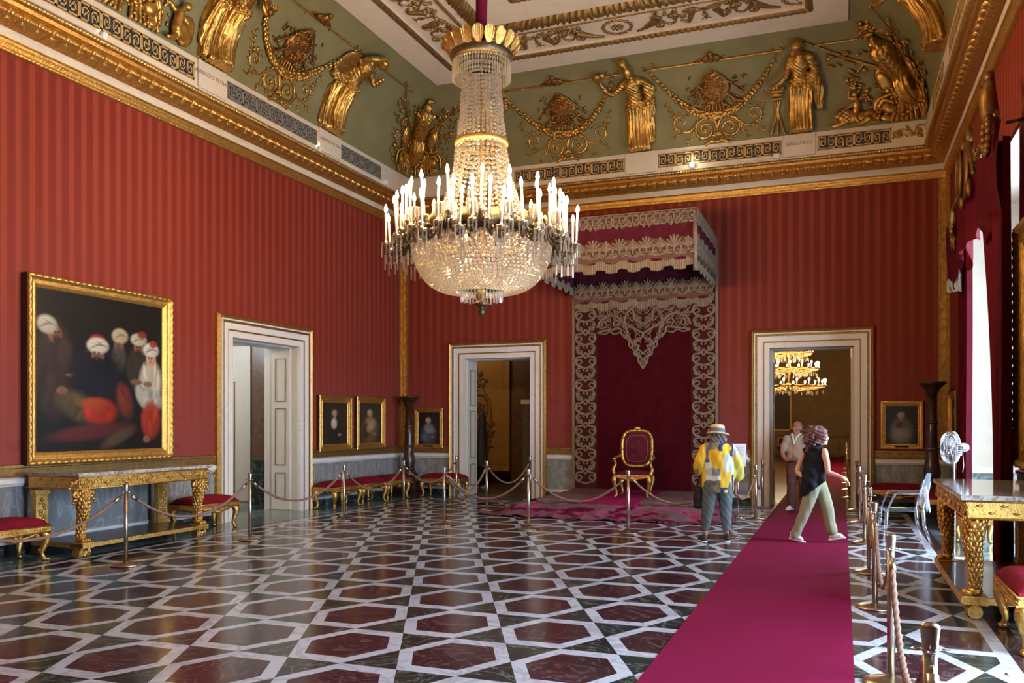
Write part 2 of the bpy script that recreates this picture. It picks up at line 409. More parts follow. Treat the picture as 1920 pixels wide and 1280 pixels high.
# ---- cove (sage green, curving over to the ceiling)
CA, CB, CE, CZ, CT = 1.835, 1.553, .42, 7.28, radians(75)
NT = 60; TH = [CT*i/NT for i in range(NT+1)]; CP = [(CE+CA*(1-cos(a)), CZ+CB*sin(a)) for a in TH]
CL = [0.]
for p, q in zip(CP, CP[1:]): CL.append(CL[-1]+sqrt((p[0]-q[0])**2+(p[1]-q[1])**2))
def cove_ez(b, h):
    if b <= 0: e, z, a = CE, CZ+b, 0.
    else:
        i = 0
        while i < NT-1 and CL[i+1] < b: i += 1
        f = (b-CL[i])/(CL[i+1]-CL[i]); a = TH[i]+(TH[i+1]-TH[i])*f
        e = CP[i][0]+(CP[i+1][0]-CP[i][0])*f; z = CP[i][1]+(CP[i+1][1]-CP[i][1])*f
    n = Vector((CB*cos(a), -CA*sin(a))).normalized()
    return e+n[0]*h, z+n[1]*h
def cove(side, s, b, h):
    e, z = cove_ez(b, h)
    return Vector({'L': (UL+e, s, z), 'F': (s, VF-e, z), 'R': (UR-e, s, z)}[side])
ring('ceiling_cove', [(p[0], p[1], 0) for p in CP], [GREEN])
ZC = CP[-1][1]; EC = CP[-1][0]
cr = (UL+EC, UR-EC, VB+EC, VF-EC)
ring('trim_6', [(-.01, ZC+.0, 0), (-.01, ZC-.035, 0), (.55, ZC-.035, 0), (.55, ZC-.01, 0), (.68, ZC-.01, 0), (.68, ZC+.03, 0), (1.5, ZC+.03, 0), (1.5, ZC-.005, 0), (1.56, ZC-.005, 0), (1.6, ZC-.03, 0), (1.72, ZC-.03, 0), (1.72, ZC+.06, 0), (2.02, ZC+.06, 0), (2.02, ZC-.02, 0), (2.66, ZC-.02, 0), (2.7, ZC+.02, 0), (2.86, ZC+.02, 0)], [PLASTER], rect=cr)
bead = lambda p, d: (lambda s, i: (0, -d*abs(sin(pi*s/p))**.7 if 0 < i < 3 else 0))
ring('trim_7', [(.55, ZC-.012), (.585, ZC-.03), (.645, ZC-.03), (.68, ZC-.012)], [GOLDD], bead(.11, .03), .022, cr)
ring('trim_8', [(1.51, ZC-.006), (1.525, ZC-.02), (1.545, ZC-.02), (1.56, ZC-.006)], [GOLDD], bead(.07, .015), .023, cr)
ring('trim_9', [(1.72, ZC+.0), (1.78, ZC-.05), (1.95, ZC-.05), (2.02, ZC+.0)], [GOLDD], lambda s, i: ((.03*sin(2*pi*s/.13) if 0 < i < 3 else 0), (-.05*abs(sin(pi*s/.1))**.6 if 0 < i < 3 else 0)), .02, cr)
ring('trim_10', [(2.68, ZC-.02), (2.71, ZC-.035), (2.77, ZC-.035), (2.8, ZC-.0)], [GOLDD], bead(.1, .02), .033, cr)
bm = nb(); quad(bm, (cr[0]+2.86, cr[2]+2.86, ZC+.02), (cr[1]-2.86, cr[2]+2.86, ZC+.02), (cr[1]-2.86, cr[3]-2.86, ZC+.02), (cr[0]+2.86, cr[3]-2.86, ZC+.02)); struct('ceiling', bm, [PLASTER])
# ---- straight runs along the walls, cut at the openings
def run(name, prof, mats, side, spans, ends=True):
    bm = nb()
    for a, b in spans:
        rows = [[bm.verts.new({'L': (UL+e, s, z), 'F': (s, VF-e, z), 'R': (UR-e, s, z), 'N': (s, VB+e, z)}[side]) for e, z, *_ in prof] for s in (a, b)]
        for i in range(len(prof)-1):
            bm.faces.new((rows[0][i], rows[1][i], rows[1][i+1], rows[0][i+1])).material_index = prof[i][2]
        for r in rows:
            try: bm.faces.new(r)
            except ValueError: pass
    return struct(name, bm, mats)
SP = {'L': [(VB, D1[0]-.39), (D1[1]+.39, VF)], 'F': [(UL, D2[0]-.38), (D2[1]+.38, D3[0]-.38), (D3[1]+.38, UR)], 'R': [(VB, W2[0]-.05), (W2[1]+.05, W1[0]-.05), (W1[1]+.05, VF)], 'N': [(UL, UR)]}
k = 11
for sd, nm in (('L', 'left'), ('F', 'far'), ('R', 'right'), ('N', 'near')):
    run('trim_%d' % k, [(0, .985, 0), (.03, .985, 0), (.045, 1.0, 0), (.03, 1.02, 0), (.035, 1.09, 0), (.05, 1.1, 0), (.05, 1.13, 0), (0, 1.14, 0)], [GOLDD], sd, SP[sd]); k += 1
    run('trim_%d' % k, [(0, .86, 0), (.02, .865, 1), (.03, .895, 1), (.055, .9, 1), (.055, .96, 1), (.0, .985, 1)], [GOLDD, WHITE], sd, SP[sd]); k += 1
    run('baseboard_'+nm, [(.03, 0, 0), (.03, .15, 1), (.035, .15, 1), (.035, .2, 1), (0, .21, 1)], [M_GREEN, WHITE], sd, SP[sd])
# gilded strips up the corners and round the silk
for sd, s in (('L', VF-.16), ('L', VF-.02), ('F', UL+.02), ('F', UL+.15), ('F', UR-.16), ('F', UR-.03), ('R', VF-.16), ('R', VF-.03)):
    run('trim_%d' % k, [(0, 1.12, 0), (.035, 1.12, 0), (.035, 6.27, 0), (0, 6.27, 0)], [GOLDD], sd, [(s-.018, s+.018)]); k += 1
for sd, a, b in (('L', VF-.15, VF-.03), ('F', UL+.03, UL+.14), ('F', UR-.15, UR-.04), ('R', VF-.15, VF-.04)):
    run('trim_%d' % k, [(0, 1.12, 0), (.018, 1.12, 0), (.018, 6.27, 0), (0, 6.27, 0)], [GOLDP], sd, [(a, b)]); k += 1
# ---- doorways: marble architrave with gilt lines, panelled reveals
def doorway(name, side, D, depth, lining):
    s0, s1, h = D; bm = nb()
    prof = [(0, 0, 0), (0, .07, 0), (.10, .07, 0), (.105, .06, 1), (.125, .06, 1), (.13, .075, 0), (.23, .075, 0), (.235, .09, 1), (.27, .085, 1), (.275, .1, 0), (.30, .1, 0), (.305, .08, 2), (.34, .11, 2), (.375, .06, 2), (.38, 0, 2)]
    pt = {'L': lambda s, e, z: (UL+e, s, z), 'F': lambda s, e, z: (s, VF-e, z)}[side]
    rows = []
    for d, hh, _ in prof:
        rows.append([bm.verts.new(pt(s, hh, z)) for s, z in ((s0-d, 0), (s0-d, h+d), (s1+d, h+d), (s1+d, 0))])
    for i in range(len(prof)-1):
        for j in range(3): bm.faces.new((rows[i][j], rows[i][j+1], rows[i+1][j+1], rows[i+1][j])).material_index = prof[i][2]
    o = struct(name, bm, [M_FRAME, GOLDD, GOLD])
    bm = nb()      # lining of the thick wall
    for a in (s0, s1): quad(bm, pt(a, 0, 0), pt(a, -depth, 0), pt(a, -depth, h), pt(a, 0, h))
    quad(bm, pt(s0, 0, h), pt(s0, -depth, h), pt(s1, -depth, h), pt(s1, 0, h))
    for q in (.15, .3, .45): bb(bm, pt(s0, -q, h-.03), pt(s1, -q-.05, h))
    l = struct('reveal', bm, [lining], parent=o)
    return o, pt
WOODW = pmat('white_painted_wood', lin(206, 196, 182), .42, 0, .04, 4)
def leaf_panels(o, pt, s, sign, e0, e1, H, name='door_leaf', col=None):
    """open panelled leaf lying against a reveal; raised gilt beading frames the panels"""
    bm = nb(); t = .05*sign
    bb(bm, pt(s, -e0, .01), pt(s+t, -e1, H-.02), 0)
    f = struct(name, bm, [col or WOODW], parent=o)
    bm = nb(); a, b = e0+(e1-e0)*.22, e0+(e1-e0)*.78
    for z0, z1 in ((.22, .72), (.86, 1.95), (2.08, 2.9)):
        for q in ((a, a+.012, z0, z1), (b-.012, b, z0, z1), (a, b, z0, z0+.014), (a, b, z1-.014, z1)):
            bb(bm, pt(s+t*.9, -q[0], q[2]), pt(s+t*1.25, -q[1], q[3]))
    struct('panel_beading', bm, [GOLDD], parent=f)
d1, p1 = doorway('door_1', 'L', D1, .76, WOODW); leaf_panels(d1, p1, D1[1], -1, .14, .56, D1[2])
d2, p2 = doorway('door_2', 'F', D2, .71, WOODW); leaf_panels(d2, p2, D2[0], 1, .1, .6, D2[2]); leaf_panels(d2, p2, D2[1], -1, .1, .6, D2[2])
d3, p3 = doorway('door_3', 'F', D3, .71, WOODW); leaf_panels(d3, p3, D3[0], 1, .1, .6, D3[2]); leaf_panels(d3, p3, D3[1], -1, .1, .6, D3[2])
# ---- window bays in the right wall
def window(name, W):
    a, b, h = W; bm = nb(); X0, X1 = UR, UR+.95
    for s in (a, b):
        quad(bm, (X0, s, .98), (X1, s, .98), (X1, s, h), (X0, s, h), 0); quad(bm, (X0, s, 0), (X1, s, 0), (X1, s, .9), (X0, s, .9), 1)
        t = .03 if s == a else -.03
        bb(bm, (X0, s, .9), (X1, s+t, .98), 2); bb(bm, (X0, s, .885), (X1, s+t*.6, .9), 3); bb(bm, (X0, s, 0), (X1, s+t*.5, .2), 2)
    quad(bm, (X0, a, h), (X1, a, h), (X1, b, h), (X0, b, h), 0)
    bb(bm, (X0+.5, b-.006, .99), (X0+.505, b-.001, h), 2)
    o = struct(name, bm, [PLASTER, M_TEAL, WHITE, GOLDD])
    bm = nb(); c = (a+b)/2-(.55 if a > 9 else 0); p, q = (c-1., c+1.) if a > 9 else (c-1.5, c+1.5)       # the light opening, narrower than the bay; the far one shifted so less daylight hits its reveal
    for lo, hi in (((X1, a, 0), (X1+.1, p, h)), ((X1, q, 0), (X1+.1, b, h)), ((X1, p, h-.25), (X1+.1, q, h))): bb(bm, lo, hi)
    struct('window_wall', bm, [PLASTER], parent=o)
    bm = nb()
    for s in (p+.04, c, q-.04): bb(bm, (X1+.02, s-.045, 0), (X1+.09, s+.045, h-.25))
    for z in (.06, 1.15, 2.3, 3.4, h-.3): bb(bm, (X1+.03, p, z-.045), (X1+.08, q, z+.045))
    struct('window_frame', bm, [WOODW], parent=o)
    bm = nb(); quad(bm, (X1+.055, p, 0), (X1+.055, q, 0), (X1+.055, q, h-.25), (X1+.055, p, h-.25)); struct('window_pane', bm, [GLASS], parent=o)
    L = bpy.data.lights.new('daylight_portal', 'AREA'); L.shape = 'RECTANGLE'; L.size = q-p; L.size_y = h-.25; L.cycles.is_portal = True
    lo = bpy.data.objects.new('daylight_portal', L); COL.objects.link(lo); lo.location = (X1+.14, c, (h-.25)/2); lo.rotation_euler = Euler((0, radians(-90), 0)) .to_matrix().to_euler()
    lo.rotation_euler = Vector((1, 0, 0)).to_track_quat('Z', 'Y').to_euler()   # faces into the room (-Z looks to -x)
    L.size, L.size_y = q-p, h-.25
window('window_1', W1); window('window_2', W2)
# ---------------------------------------------------------------- what shows through the three doorways
def room(names, x0, x1, y0, y1, h, wallm, floorm, ceilm, skip=''):
    for nm, sk, q, m in ((names+'_wall_left', 'l', ((x0, y0, -.1), (x0, y1, -.1), (x0, y1, h), (x0, y0, h)), wallm), (names+'_wall_right', 'r', ((x1, y0, -.1), (x1, y1, -.1), (x1, y1, h), (x1, y0, h)), wallm),
                         (names+'_wall_far', 'f', ((x0, y1, -.1), (x1, y1, -.1), (x1, y1, h), (x0, y1, h)), wallm), (names+'_floor', 'o', ((x0, y0, -.002), (x1, y0, -.002), (x1, y1, -.002), (x0, y1, -.002)), floorm),
                         (names+'_ceiling', 'c', ((x0, y0, h), (x1, y0, h), (x1, y1, h), (x0, y1, h)), ceilm)):
        if sk in skip: continue
        bm = nb(); quad(bm, *q, mi=0); struct(nm, bm, [m], recalc=False)
OLIVE = pmat('olive_wall_cloth', lin(132, 104, 66), .8, 0, .12, 2)
PARQ = marble('brown_marble_floor', lin(96, 78, 58), lin(122, 100, 76), lin(70, 56, 42), 1.2, .2)
OCHRE = pmat('ochre_silk', lin(150, 104, 40), .7, 0, .15, 3)
BROWNP = marble('brown_marble', lin(92, 64, 44), lin(112, 80, 56), lin(70, 48, 34), 3, .35)
DARKP = pmat('dark_brown_panel', lin(58, 42, 28), .5, 0, .2, 4)
def back_of_wall(nm, x0, x1, D):
    y = VF+.7
    bm = nb()
    for a, b, c, d in ((x0, D[0], -.1, 6), (D[1], x1, -.1, 6), (D[0], D[1], D[2], 6)): quad(bm, (a, y, c), (b, y, c), (b, y, d), (a, y, d))
    struct(nm, bm, [OLIVE])
# the long gallery behind the right-hand doorway
room('gallery', -6.2, 3.6, VF+.7, 46.5, 6.0, OLIVE, PARQ, PLASTER); back_of_wall('gallery_wall_near', -6.2, 3.6, D3)
bm = nb(); bb(bm, (-6.2, 46.42, .95), (3.6, 46.5, 1.05), 0); bb(bm, (-6.2, 46.45, 0), (3.6, 46.5, .12), 0); struct('trim_60', bm, [DARKP])
t = thing('wall_panel', 'large dark gilt-edged wall panel beneath the far gallery chandelier', 'panel', (-3.6, 46.44, 2.3))
bm = nb(); bb(bm, (-1.05, -.02, -.95), (1.1, .02, .98)); obj('canvas', bm, pmat('dark_canvas', lin(60, 44, 30), .6), t)
bm = nb()
for lo, hi in (((-1.12, -.05, -1.0), (1.18, .03, -.93)), ((-1.12, -.05, .96), (1.18, .03, 1.04)), ((-1.12, -.05, -1.), (-1.04, .03, 1.04)), ((1.09, -.05, -1.), (1.17, .03, 1.04))): bb(bm, lo, hi)
obj('frame', bm, GOLDD, t)
def simple_chair(name, label, loc, rz):
    t = thing(name, label, 'chair', loc, rz, 'chairs along the gallery wall')
    bm = nb(); bb(bm, (-.27, -.25, .40), (.27, .25, .48), 0, .02); obj('seat', bm, MAROON, t)
    bm = nb(); bb(bm, (-.2, .23, .6), (.2, .27, .92), 0, .015); obj('backrest', bm, MAROON, t)
    bm = nb()
    for lo, hi in (((-.27, .22, .48), (-.22, .28, .98)), ((.22, .22, .48), (.27, .28, .98)), ((-.27, .22, .93), (.27, .28, .99)), ((-.22, .22, .55), (.22, .28, .59))): bb(bm, lo, hi)
    obj('back_frame', bm, GOLDD, t)
    for sx in (-1, 1):
        for sy in (-1, 1):
            bm = nb(); tube(bm, [(sx*.23, sy*.21, .41), (sx*.24, sy*.22, .2), (sx*.25, sy*.23, 0)], [.03, .022, .02], 6); obj('leg', bm, GOLDD, t)
    return t
simple_chair('gallery_chair', 'gilded chair against the far gallery wall under the dark panel', (-2.83, 46.0, 0), 0)
# room behind the middle doorway: ochre silk with a painted medallion, dark obelisk, brown pier
room('ochre_room', -14.5, -6.21, VF+.7, 24.0, 5.2, OCHRE, PARQ, PLASTER); back_of_wall('ochre_room_wall_near', -14.5, -6.21, D2)
bm = nb(); bb(bm, (-8.50, 21.98, 0), (-7.4, 23.9, 5.2), 0); struct('ochre_room_pier', bm, [BROWNP])
t = thing('silk_panel', 'ochre silk panel with brown painted foliage seen through the middle doorway', 'panel', (-9.4, 21.9, 0))
bm = nb(); bb(bm, (-.95, 0, .35), (.88, .05, 4.2)); obj('panel', bm, OCHRE, t)
bm = nb(); bb(bm, (.62, -.01, .35), (.64, 0, 4.2)); bb(bm, (.84, -.012, .35), (.87, 0, 4.2)); bb(bm, (-.9, -.01, .36), (.86, 0, .5)); obj('border', bm, pmat('old_gold_braid', lin(168, 122, 50), .5, .4), t)
bm = nb(); rr = random.Random(3)
def leafcluster(c, n, R, L):
    for q in range(n):
        a = rr.uniform(0, 2*pi); r = R*sqrt(rr.random())
        ell(bm, (c[0]+cos(a)*r, -.008, c[1]+sin(a)*r), (L*rr.uniform(.5, 1), .006, L*.35), Euler((0, rr.uniform(0, 6), 0)), 1)
for q in range(26):
    a = 2*pi*q/26; ell(bm, (.0+.24*cos(a), -.008, 2.1+.36*sin(a)), (.07, .006, .03), Euler((0, -a+1.5, 0)), 1)
leafcluster((0, 2.1), 26, .16, .07); leafcluster((-.08, 2.85), 40, .3, .08); leafcluster((.22, 1.5), 40, .26, .08); leafcluster((.25, 1.05), 16, .16, .07)
tube(bm, [(q[0], -.006, q[1]) for q in ((-.1, 3.1), (.1, 2.6), (.3, 2.3), (.34, 1.9), (.3, 1.5), (.1, 1.2))], .015, 6)
obj('painted_foliage', bm, pmat('umber_paint', lin(92, 62, 24), .7), t)
t = thing('obelisk', 'dark carved obelisk standing in the ochre room beyond the middle doorway', 'obelisk', (-8.78, 20.6, 0))
bm = nb(); lathe(bm, [(.2, 0), (.2, .5), (.24, .52), (.24, .58)], seg=4); obj('plinth', bm, WOODD, t)
bm = nb(); lathe(bm, [(.19, .58), (.17, .6), (.1, 1.85), (.02, 1.95)], seg=4); obj('shaft', bm, pmat('carved_dark_stone', lin(48, 40, 36), .5, 0, .5, 30, .8, 40), t)
t = thing('cabinet', 'grey cupboard behind the right jamb of the middle doorway', 'cabinet', (-6.72, 20.3, 0))
bm = nb(); bb(bm, (-.75, -.2, 0), (.3, .25, 2.15)); obj('body', bm, pmat('grey_brown_wood', lin(96, 82, 66), .5), t)
bm = nb(); bb(bm, (-.72, -.23, .2), (-.2, -.2, 2.05), 0, .01); obj('door', bm, pmat('grey_brown_wood', lin(96, 82, 66), .5), t)
bm = nb(); bb(bm, (-.78, -.24, 2.15), (.33, .28, 2.25)); obj('cornice', bm, WOODW, t)
# lobby behind the left-hand doorway: white gilded door leaf and brown marble pier
room('lobby', -14.5, UL-.75, 10.0, 17.0, 5.2, WOODW, M_GREEN, PLASTER, skip='r')
bm = nb(); quad(bm, (-14.5, 10, -.1), (UL-.75, 10, -.1), (UL-.75, 10, 5.2), (-14.5, 10, 5.2)); struct('lobby_wall_near', bm, [WOODW])
bm = nb(); X = UL-.75
for a, b, c, d in ((10, D1[0], -.1, 5.2), (D1[1], 17, -.1, 5.2), (D1[0], D1[1], D1[2], 5.2)): quad(bm, (X, a, c), (X, b, c), (X, b, d), (X, a, d))
struct('lobby_wall_right', bm, [WOODW])
bm = nb(); bb(bm, (-11.4, 14.6, 0), (-10.46, 15.6, 5.2)); bb(bm, (-11.42, 14.58, 0), (-10.46, 15.6, .9), 1); bb(bm, (-10.98, 14.56, 0), (-10.95, 14.6, 5.2), 1); struct('lobby_pier', bm, [BROWNP, M_GREEN])
t = thing('folding_door', 'white door leaf with gilded grotesque ornament ajar in the lobby', 'door', (-12.2, 14.9, 0))
bm = nb(); bb(bm, (-.75, 0, .02), (.52, .06, 3.3)); obj('leaf', bm, WOODW, t)
bm = nb()
for lo, hi in (((-.5, -.015, .2), (.12, 0, .22)), ((.1, -.015, .2), (.125, 0, 2.55)), ((-.5, -.015, 2.53), (.12, 0, 2.55))): bb(bm, lo, hi)
obj('panel_beading', bm, GOLDD, t)
bm = nb(); rr = random.Random(5)
for z in (.45, .7, 1.0, 1.3, 1.55, 1.9):
    for q in range(10):
        a = rr.uniform(0, 2*pi); ell(bm, (-.12+.07*cos(a), -.008, z+.08*sin(a)), (.045, .006, .016), Euler((0, -a, 0)), 1)
ell(bm, (-.12, -.01, 1.28), (.09, .008, .1), None, 2); tube(bm, [(-.12, -.006, .3), (-.12, -.006, 2.1)], .012, 6)
obj('gilt_ornament', bm, GOLDD, t)
# ---------------------------------------------------------------- frieze: navy panels with a gilt meander, inscribed plaques
TN = [30]
def nexttrim(): TN[0] += 1; return 'trim_%d' % TN[0]
def fpt(side, s, e, z): return {'L': (UL+e, s, z), 'F': (s, VF-e, z), 'R': (UR-e, s, z)}[side]
BLUEGREY = pmat('grey_blue_panel', lin(96, 92, 84), .6, 0, .1, 6)
FRET = pmat('gilt_fret', lin(204, 160, 92), .5, .2, .12, 12)
FRETW = pmat('faded_fret', lin(130, 122, 108), .6, .1, .12, 12)
def meander(side, a, b, panel=NAVY, fret=FRET):
    z0, z1 = 6.925, 7.185; bm = nb(); bb(bm, fpt(side, a, .42, z0), fpt(side, b, .429, z1)); o = struct(nexttrim(), bm, [panel])
    n = max(2, round((b-a-.02)/.166)//2*2); c = (b-a-.02)/n; u, v = c/7, .215/7; w = .011; bm = nb()
    A = [(7, 0), (.5, 0), (.5, 7), (5.6, 7), (5.6, 1.7), (2.2, 1.7), (2.2, 5.2), (3.9, 5.2), (3.9, 3.5), (7, 3.5)]
    for k in range(n):
        for (p, q), (r, s) in zip(A, A[1:]):
            if k % 2: p, r = 7-p, 7-r
            if (k//2) % 2: q, s = 7-q, 7-s
            x0, x1 = sorted((a+.01+k*c+p*u, a+.01+k*c+r*u)); y0, y1 = sorted((z0+.022+q*v, z0+.022+s*v))
            bb(bm, fpt(side, x0-w, .428, y0-w), fpt(side, x1+w, .436, y1+w))
    for x0, x1, y0, y1 in ((a-.012, b+.012, z0-.014, z0-.002), (a-.012, b+.012, z1+.002, z1+.014)): bb(bm, fpt(side, x0, .42, y0), fpt(side, x1, .434, y1))
    struct('meander_fret', bm, [fret], parent=o)
meander('L', 7.3, 10.5); meander('L', 11.26, 13.80, BLUEGREY, FRETW); meander('L', 14.62, 16.2, BLUEGREY, FRETW)
meander('F', -9.0+.75, -7.4, BLUEGREY, FRETW); meander('F', -6.7, -4.24); meander('F', -3.53, -1.11); meander('F', -.44, .86); meander('R', 11.2, 13.8); meander('R', 14.6, 16.2)
def text_mesh(c, parent, loc, mat, rot=(pi/2, 0, 0)):
    o = bpy.data.objects.new('tmp', c); COL.objects.link(o); dg = bpy.context.evaluated_depsgraph_get(); dg.update()
    me = bpy.data.meshes.new_from_object(o.evaluated_get(dg)); bpy.data.objects.remove(o); me.materials.clear()
    return link('lettering', me, mat, parent, loc, rot)
def plaque(side, a, b, text, label):
    t = thing('inscription_plaque', label, 'plaque', fpt(side, (a+b)/2, .425, 7.06), {'L': pi/2, 'F': 0, 'R': -pi/2}[side], 'stone plaques under the gilded figures')
    w = (b-a)/2; bm = nb(); bb(bm, (-w, -.035, -.21), (w, .005, .215), 0, .004); obj('slab', bm, PLASTER, t)
    if text:
        c = bpy.data.curves.new('lettering', 'FONT'); c.body = text; c.size = .085; c.align_x = 'CENTER'; c.align_y = 'CENTER'; c.extrude = .002; c.space_character = 1.05
        text_mesh(c, t, (0, -.037, .03), LETTER)
plaque('L', 10.56, 11.22, 'ABRVZZO VLTRA II', 'pale stone plaque lettered for the second province, under the robed figure at upper left')
plaque('L', 13.84, 14.58, 'ABRVZZO VLTRA I', 'pale stone plaque lettered for the first province, under the figure holding a shield')
plaque('F', -4.20, -3.57, None, 'worn blank stone plaque under the gilded figure with the tall crown')
plaque('F', -1.07, -.48, 'BASILICATA', 'pale stone plaque under the gilded figure beside the tripod')
plaque('F', -7.36, -6.74, None, 'stone plaque on the far wall hidden behind the chandelier column')
# ---------------------------------------------------------------- gilded stucco on the cove
class Relief:
    """geometry drawn flat in (a along the wall, b up the cove, h off the surface) and then laid on to it"""
    def __init__(s): s.bm = nb()
    def stroke(s, pts, r, h=None, seg=7, n=5):
        P = bez([(p[0], p[1], 0) for p in pts], n); R = [r]*len(P) if isinstance(r, (int, float)) else lerpl(r, len(P))
        tube(s.bm, [(p.x, p.y, (h if h is not None else q*.6)) for p, q in zip(P, R)], R, seg)
    def leaf(s, p, ang, L, w=.35, h=.02):
        ell(s.bm, (p[0]+cos(ang)*L*.5, p[1]+sin(ang)*L*.5, h), (L*.5, L*.5*w, .018+L*.08), Euler((0, 0, ang)), 1)
    def spray(s, pts, n, L, rnd, r=.012):
        s.stroke(pts, [r, r*.6]); P = bez([(p[0], p[1], 0) for p in pts], 8)
        for k in range(n):
            i = int((k+.5)/n*(len(P)-1)); d = P[min(i+1, len(P)-1)]-P[max(i-1, 0)]; a = atan2(d.y, d.x)
            s.leaf(P[i], a+(.8 if k % 2 else -.8)+rnd.uniform(-.2, .2), L*rnd.uniform(.7, 1.1))
    def spiral(s, c, R, turns, a0, sg, r, n=40):
        pts = []
        for k in range(n+1):
            q = k/n; a = a0+sg*2*pi*turns*q; rr_ = R*(1-q)**.8+R*.06; pts.append((c[0]+cos(a)*rr_, c[1]+sin(a)*rr_))
        P = [Vector((x, y, r*.6)) for x, y in pts]; tube(s.bm, P, [r*(1-.5*k/n) for k in range(n+1)], 7)
        ell(s.bm, (c[0], c[1], .025), (R*.22, R*.22, .04), None, 1)
        return pts
    def lump(s, p, r, h=.05, hz=None, ang=0): ell(s.bm, (p[0], p[1], h), (r[0], r[1], hz or min(r)*.7), Euler((0, 0, ang)), 2)
    def lay(s, name, side, s0, b0, label, cat, group=None, mat=None, sg=1, parent=None, corner=False):
        for v in s.bm.verts:
            a, b, h = v.co
            if corner:
                e = cove_ez(b0+b, 0)[0]; e2, z = cove_ez(b0+b, h)
                if side == 'FL': v.co = (UL+e2, VF-e2+a, z) if a < 0 else (UL+e2+a, VF-e2, z)
                else: v.co = (UR-e2+a, VF-e2, z) if a < 0 else (UR-e2, VF-e2-a, z)
            else: v.co = cove(side, s0+sg*a*(-1 if side == 'R' else 1), b0+b, h)
        o = obj(name, s.bm, mat or GOLDP, parent, center=True)
        if label: tag(o, label, cat, group)
        return o
def scrollwork(side, s0, label, sg=1):
    R = Relief(); rn = random.Random(int(s0*10))
    R.stroke([(-.26, .0), (-.17, .03), (-.1, .12), (0, .03), (.1, .12), (.17, .03), (.26, 0)], .03); R.lump((-.09, .05), (.06, .04)); R.lump((.09, .05), (.06, .04))
    for k in range(7): R.leaf((0, .14), pi/2+(k-3)*.42, .13, .3, .04)
    R.stroke([(0, .14), (0, .34), (-.02, .45)], [.03, .02])
    for m in (-1, 1):
        R.stroke([(0, .3), (m*.06, .46), (m*.2, .52), (m*.33, .46)], [.03, .03, .025]); R.spiral((m*.24, .30), .2, 1.7, pi/2, -m, .028)
        for k in range(9):
            a = pi/2-m*k*.5; R.leaf((m*.24+.21*cos(a), .30+.21*sin(a)), a-m*1.1, .08, .45)
        R.stroke([(m*.3, .50), (m*.42, .40), (m*.56, .30), (m*.74, .32), (m*.86, .46)], [.028, .02, .018]); R.spiral((m*.72, .50), .15, 1.3, -pi/2, m, .022)
        for k in range(8):
            a = -pi/2+m*k*.55; R.leaf((m*.72+.15*cos(a), .50+.15*sin(a)), a+m*.9, .08, .45)
        R.spray([(m*.82, .58), (m*.92, .72), (m*.98, .9)], 7, .1, rn); R.spray([(m*.38, .42), (m*.5, .2), (m*.62, .06)], 6, .08, rn); R.spray([(m*.6, .32), (m*.78, .25), (m*.9, .2)], 5, .08, rn)
    return R.lay('stucco_scroll', side, s0, 0, label, 'relief', 'gilded stucco scrolls on the cove', sg=sg)
def trophy(side, s0, label, sg=1):
    R = Relief(); rn = random.Random(int(s0*7)+1); c = (0, 1.08)
    bm = R.bm; n0 = len(bm.verts); ell(bm, (c[0], c[1], .03), (.29, .33, .07), None, 3)
    for v in list(bm.verts)[n0:]:
        if v.co.z > .02: v.co.z += .03*rn.random()
    for k in range(60):
        a = rn.uniform(0, 2*pi); q = .27*sqrt(rn.random()); R.leaf((c[0]+cos(a)*q, c[1]+1.1*sin(a)*q), rn.uniform(0, 6), .1, .5, .1)
    for m in (-1, 1):
        R.stroke([(m*.02, 1.5), (m*.25, 1.25), (m*.5, .98)], .018, .1); R.lump((m*.5, .98), (.05, .035), .1, None, -m*.8)
        R.stroke([(m*.2, 1.0), (m*.4, .82), (m*.52, .78)], [.02, .022, .04], .09); R.spiral((m*.36, .8), .09, 1.1, 0, m, .02)
        for k in range(12): R.leaf((m*rn.uniform(.26, .55), rn.uniform(.75, 1.35)), rn.uniform(0, 6.3), .11, .35, .03)
        R.stroke([(m*.1, .78), (m*.25, .7), (m*.3, .6)], [.03, .02], .05)
    for k in range(7): R.stroke([((k-3)*.06, .8), ((k-3)*.07, .7), ((k-3)*.075, .62)], [.03, .022, .028], .03)
    # owl-like crest on the rod above
    R.lump((0, 1.78), (.075, .12), .06); R.lump((0, 1.9), (.055, .05), .08)
    for m in (-1, 1):
        for k in range(4): R.leaf((m*.05, 1.84), -pi/2+m*(.25+.22*k), .2, .28, .05)
        R.spiral((m*.2, 1.69), .06, 1, pi/2, -m, .014); R.stroke([(m*.1, 1.69), (m*.28, 1.72), (m*.36, 1.62)], [.016, .01])
    return R.lay('stucco_trophy', side, s0, 0, label, 'relief', 'gilded stucco trophies on the cove', pmat('bronzed_gilt', lin(150, 104, 50), .42, .85, .35, 14, .4, 60), sg=sg)
def garland(side, s0, half, label, b0=.56, sg=1):
    R = Relief(); rn = random.Random(int(s0*9)+2); top = 1.62; n = 46
    for k in range(n+1):
        x = -1+2*k/n; p = (x*half, b0+(top-b0)*abs(x)**2.1); d = atan2((top-b0)*2.1*abs(x)**1.1*(1 if x > 0 else -1), half)
        r = .032+.05*(1-abs(x))**.6
        for m in (-1, 1): R.leaf((p[0], p[1]), d+m*.45+(0 if x < 0 else pi)+rn.uniform(-.2, .2), r*2.2, .5, .03+.4*r)
        if k % 4 == 2: R.lump(p, (r*.75, r*.6), .04+r*.5, None, d)
    for m in (-1, 1):
        for q in (-1, 1): R.spiral((m*half+q*.07, top+.12), .06, .95, pi/2, -q, .012, 16)
        R.stroke([(m*half, top+.08), (m*(half-.06), top-.1), (m*(half-.02), top-.2)], [.016, .02, .01])
    return R.lay('stucco_garland', side, s0, 0, label, 'garland', 'gilded garlands hung along the cove', sg=sg)
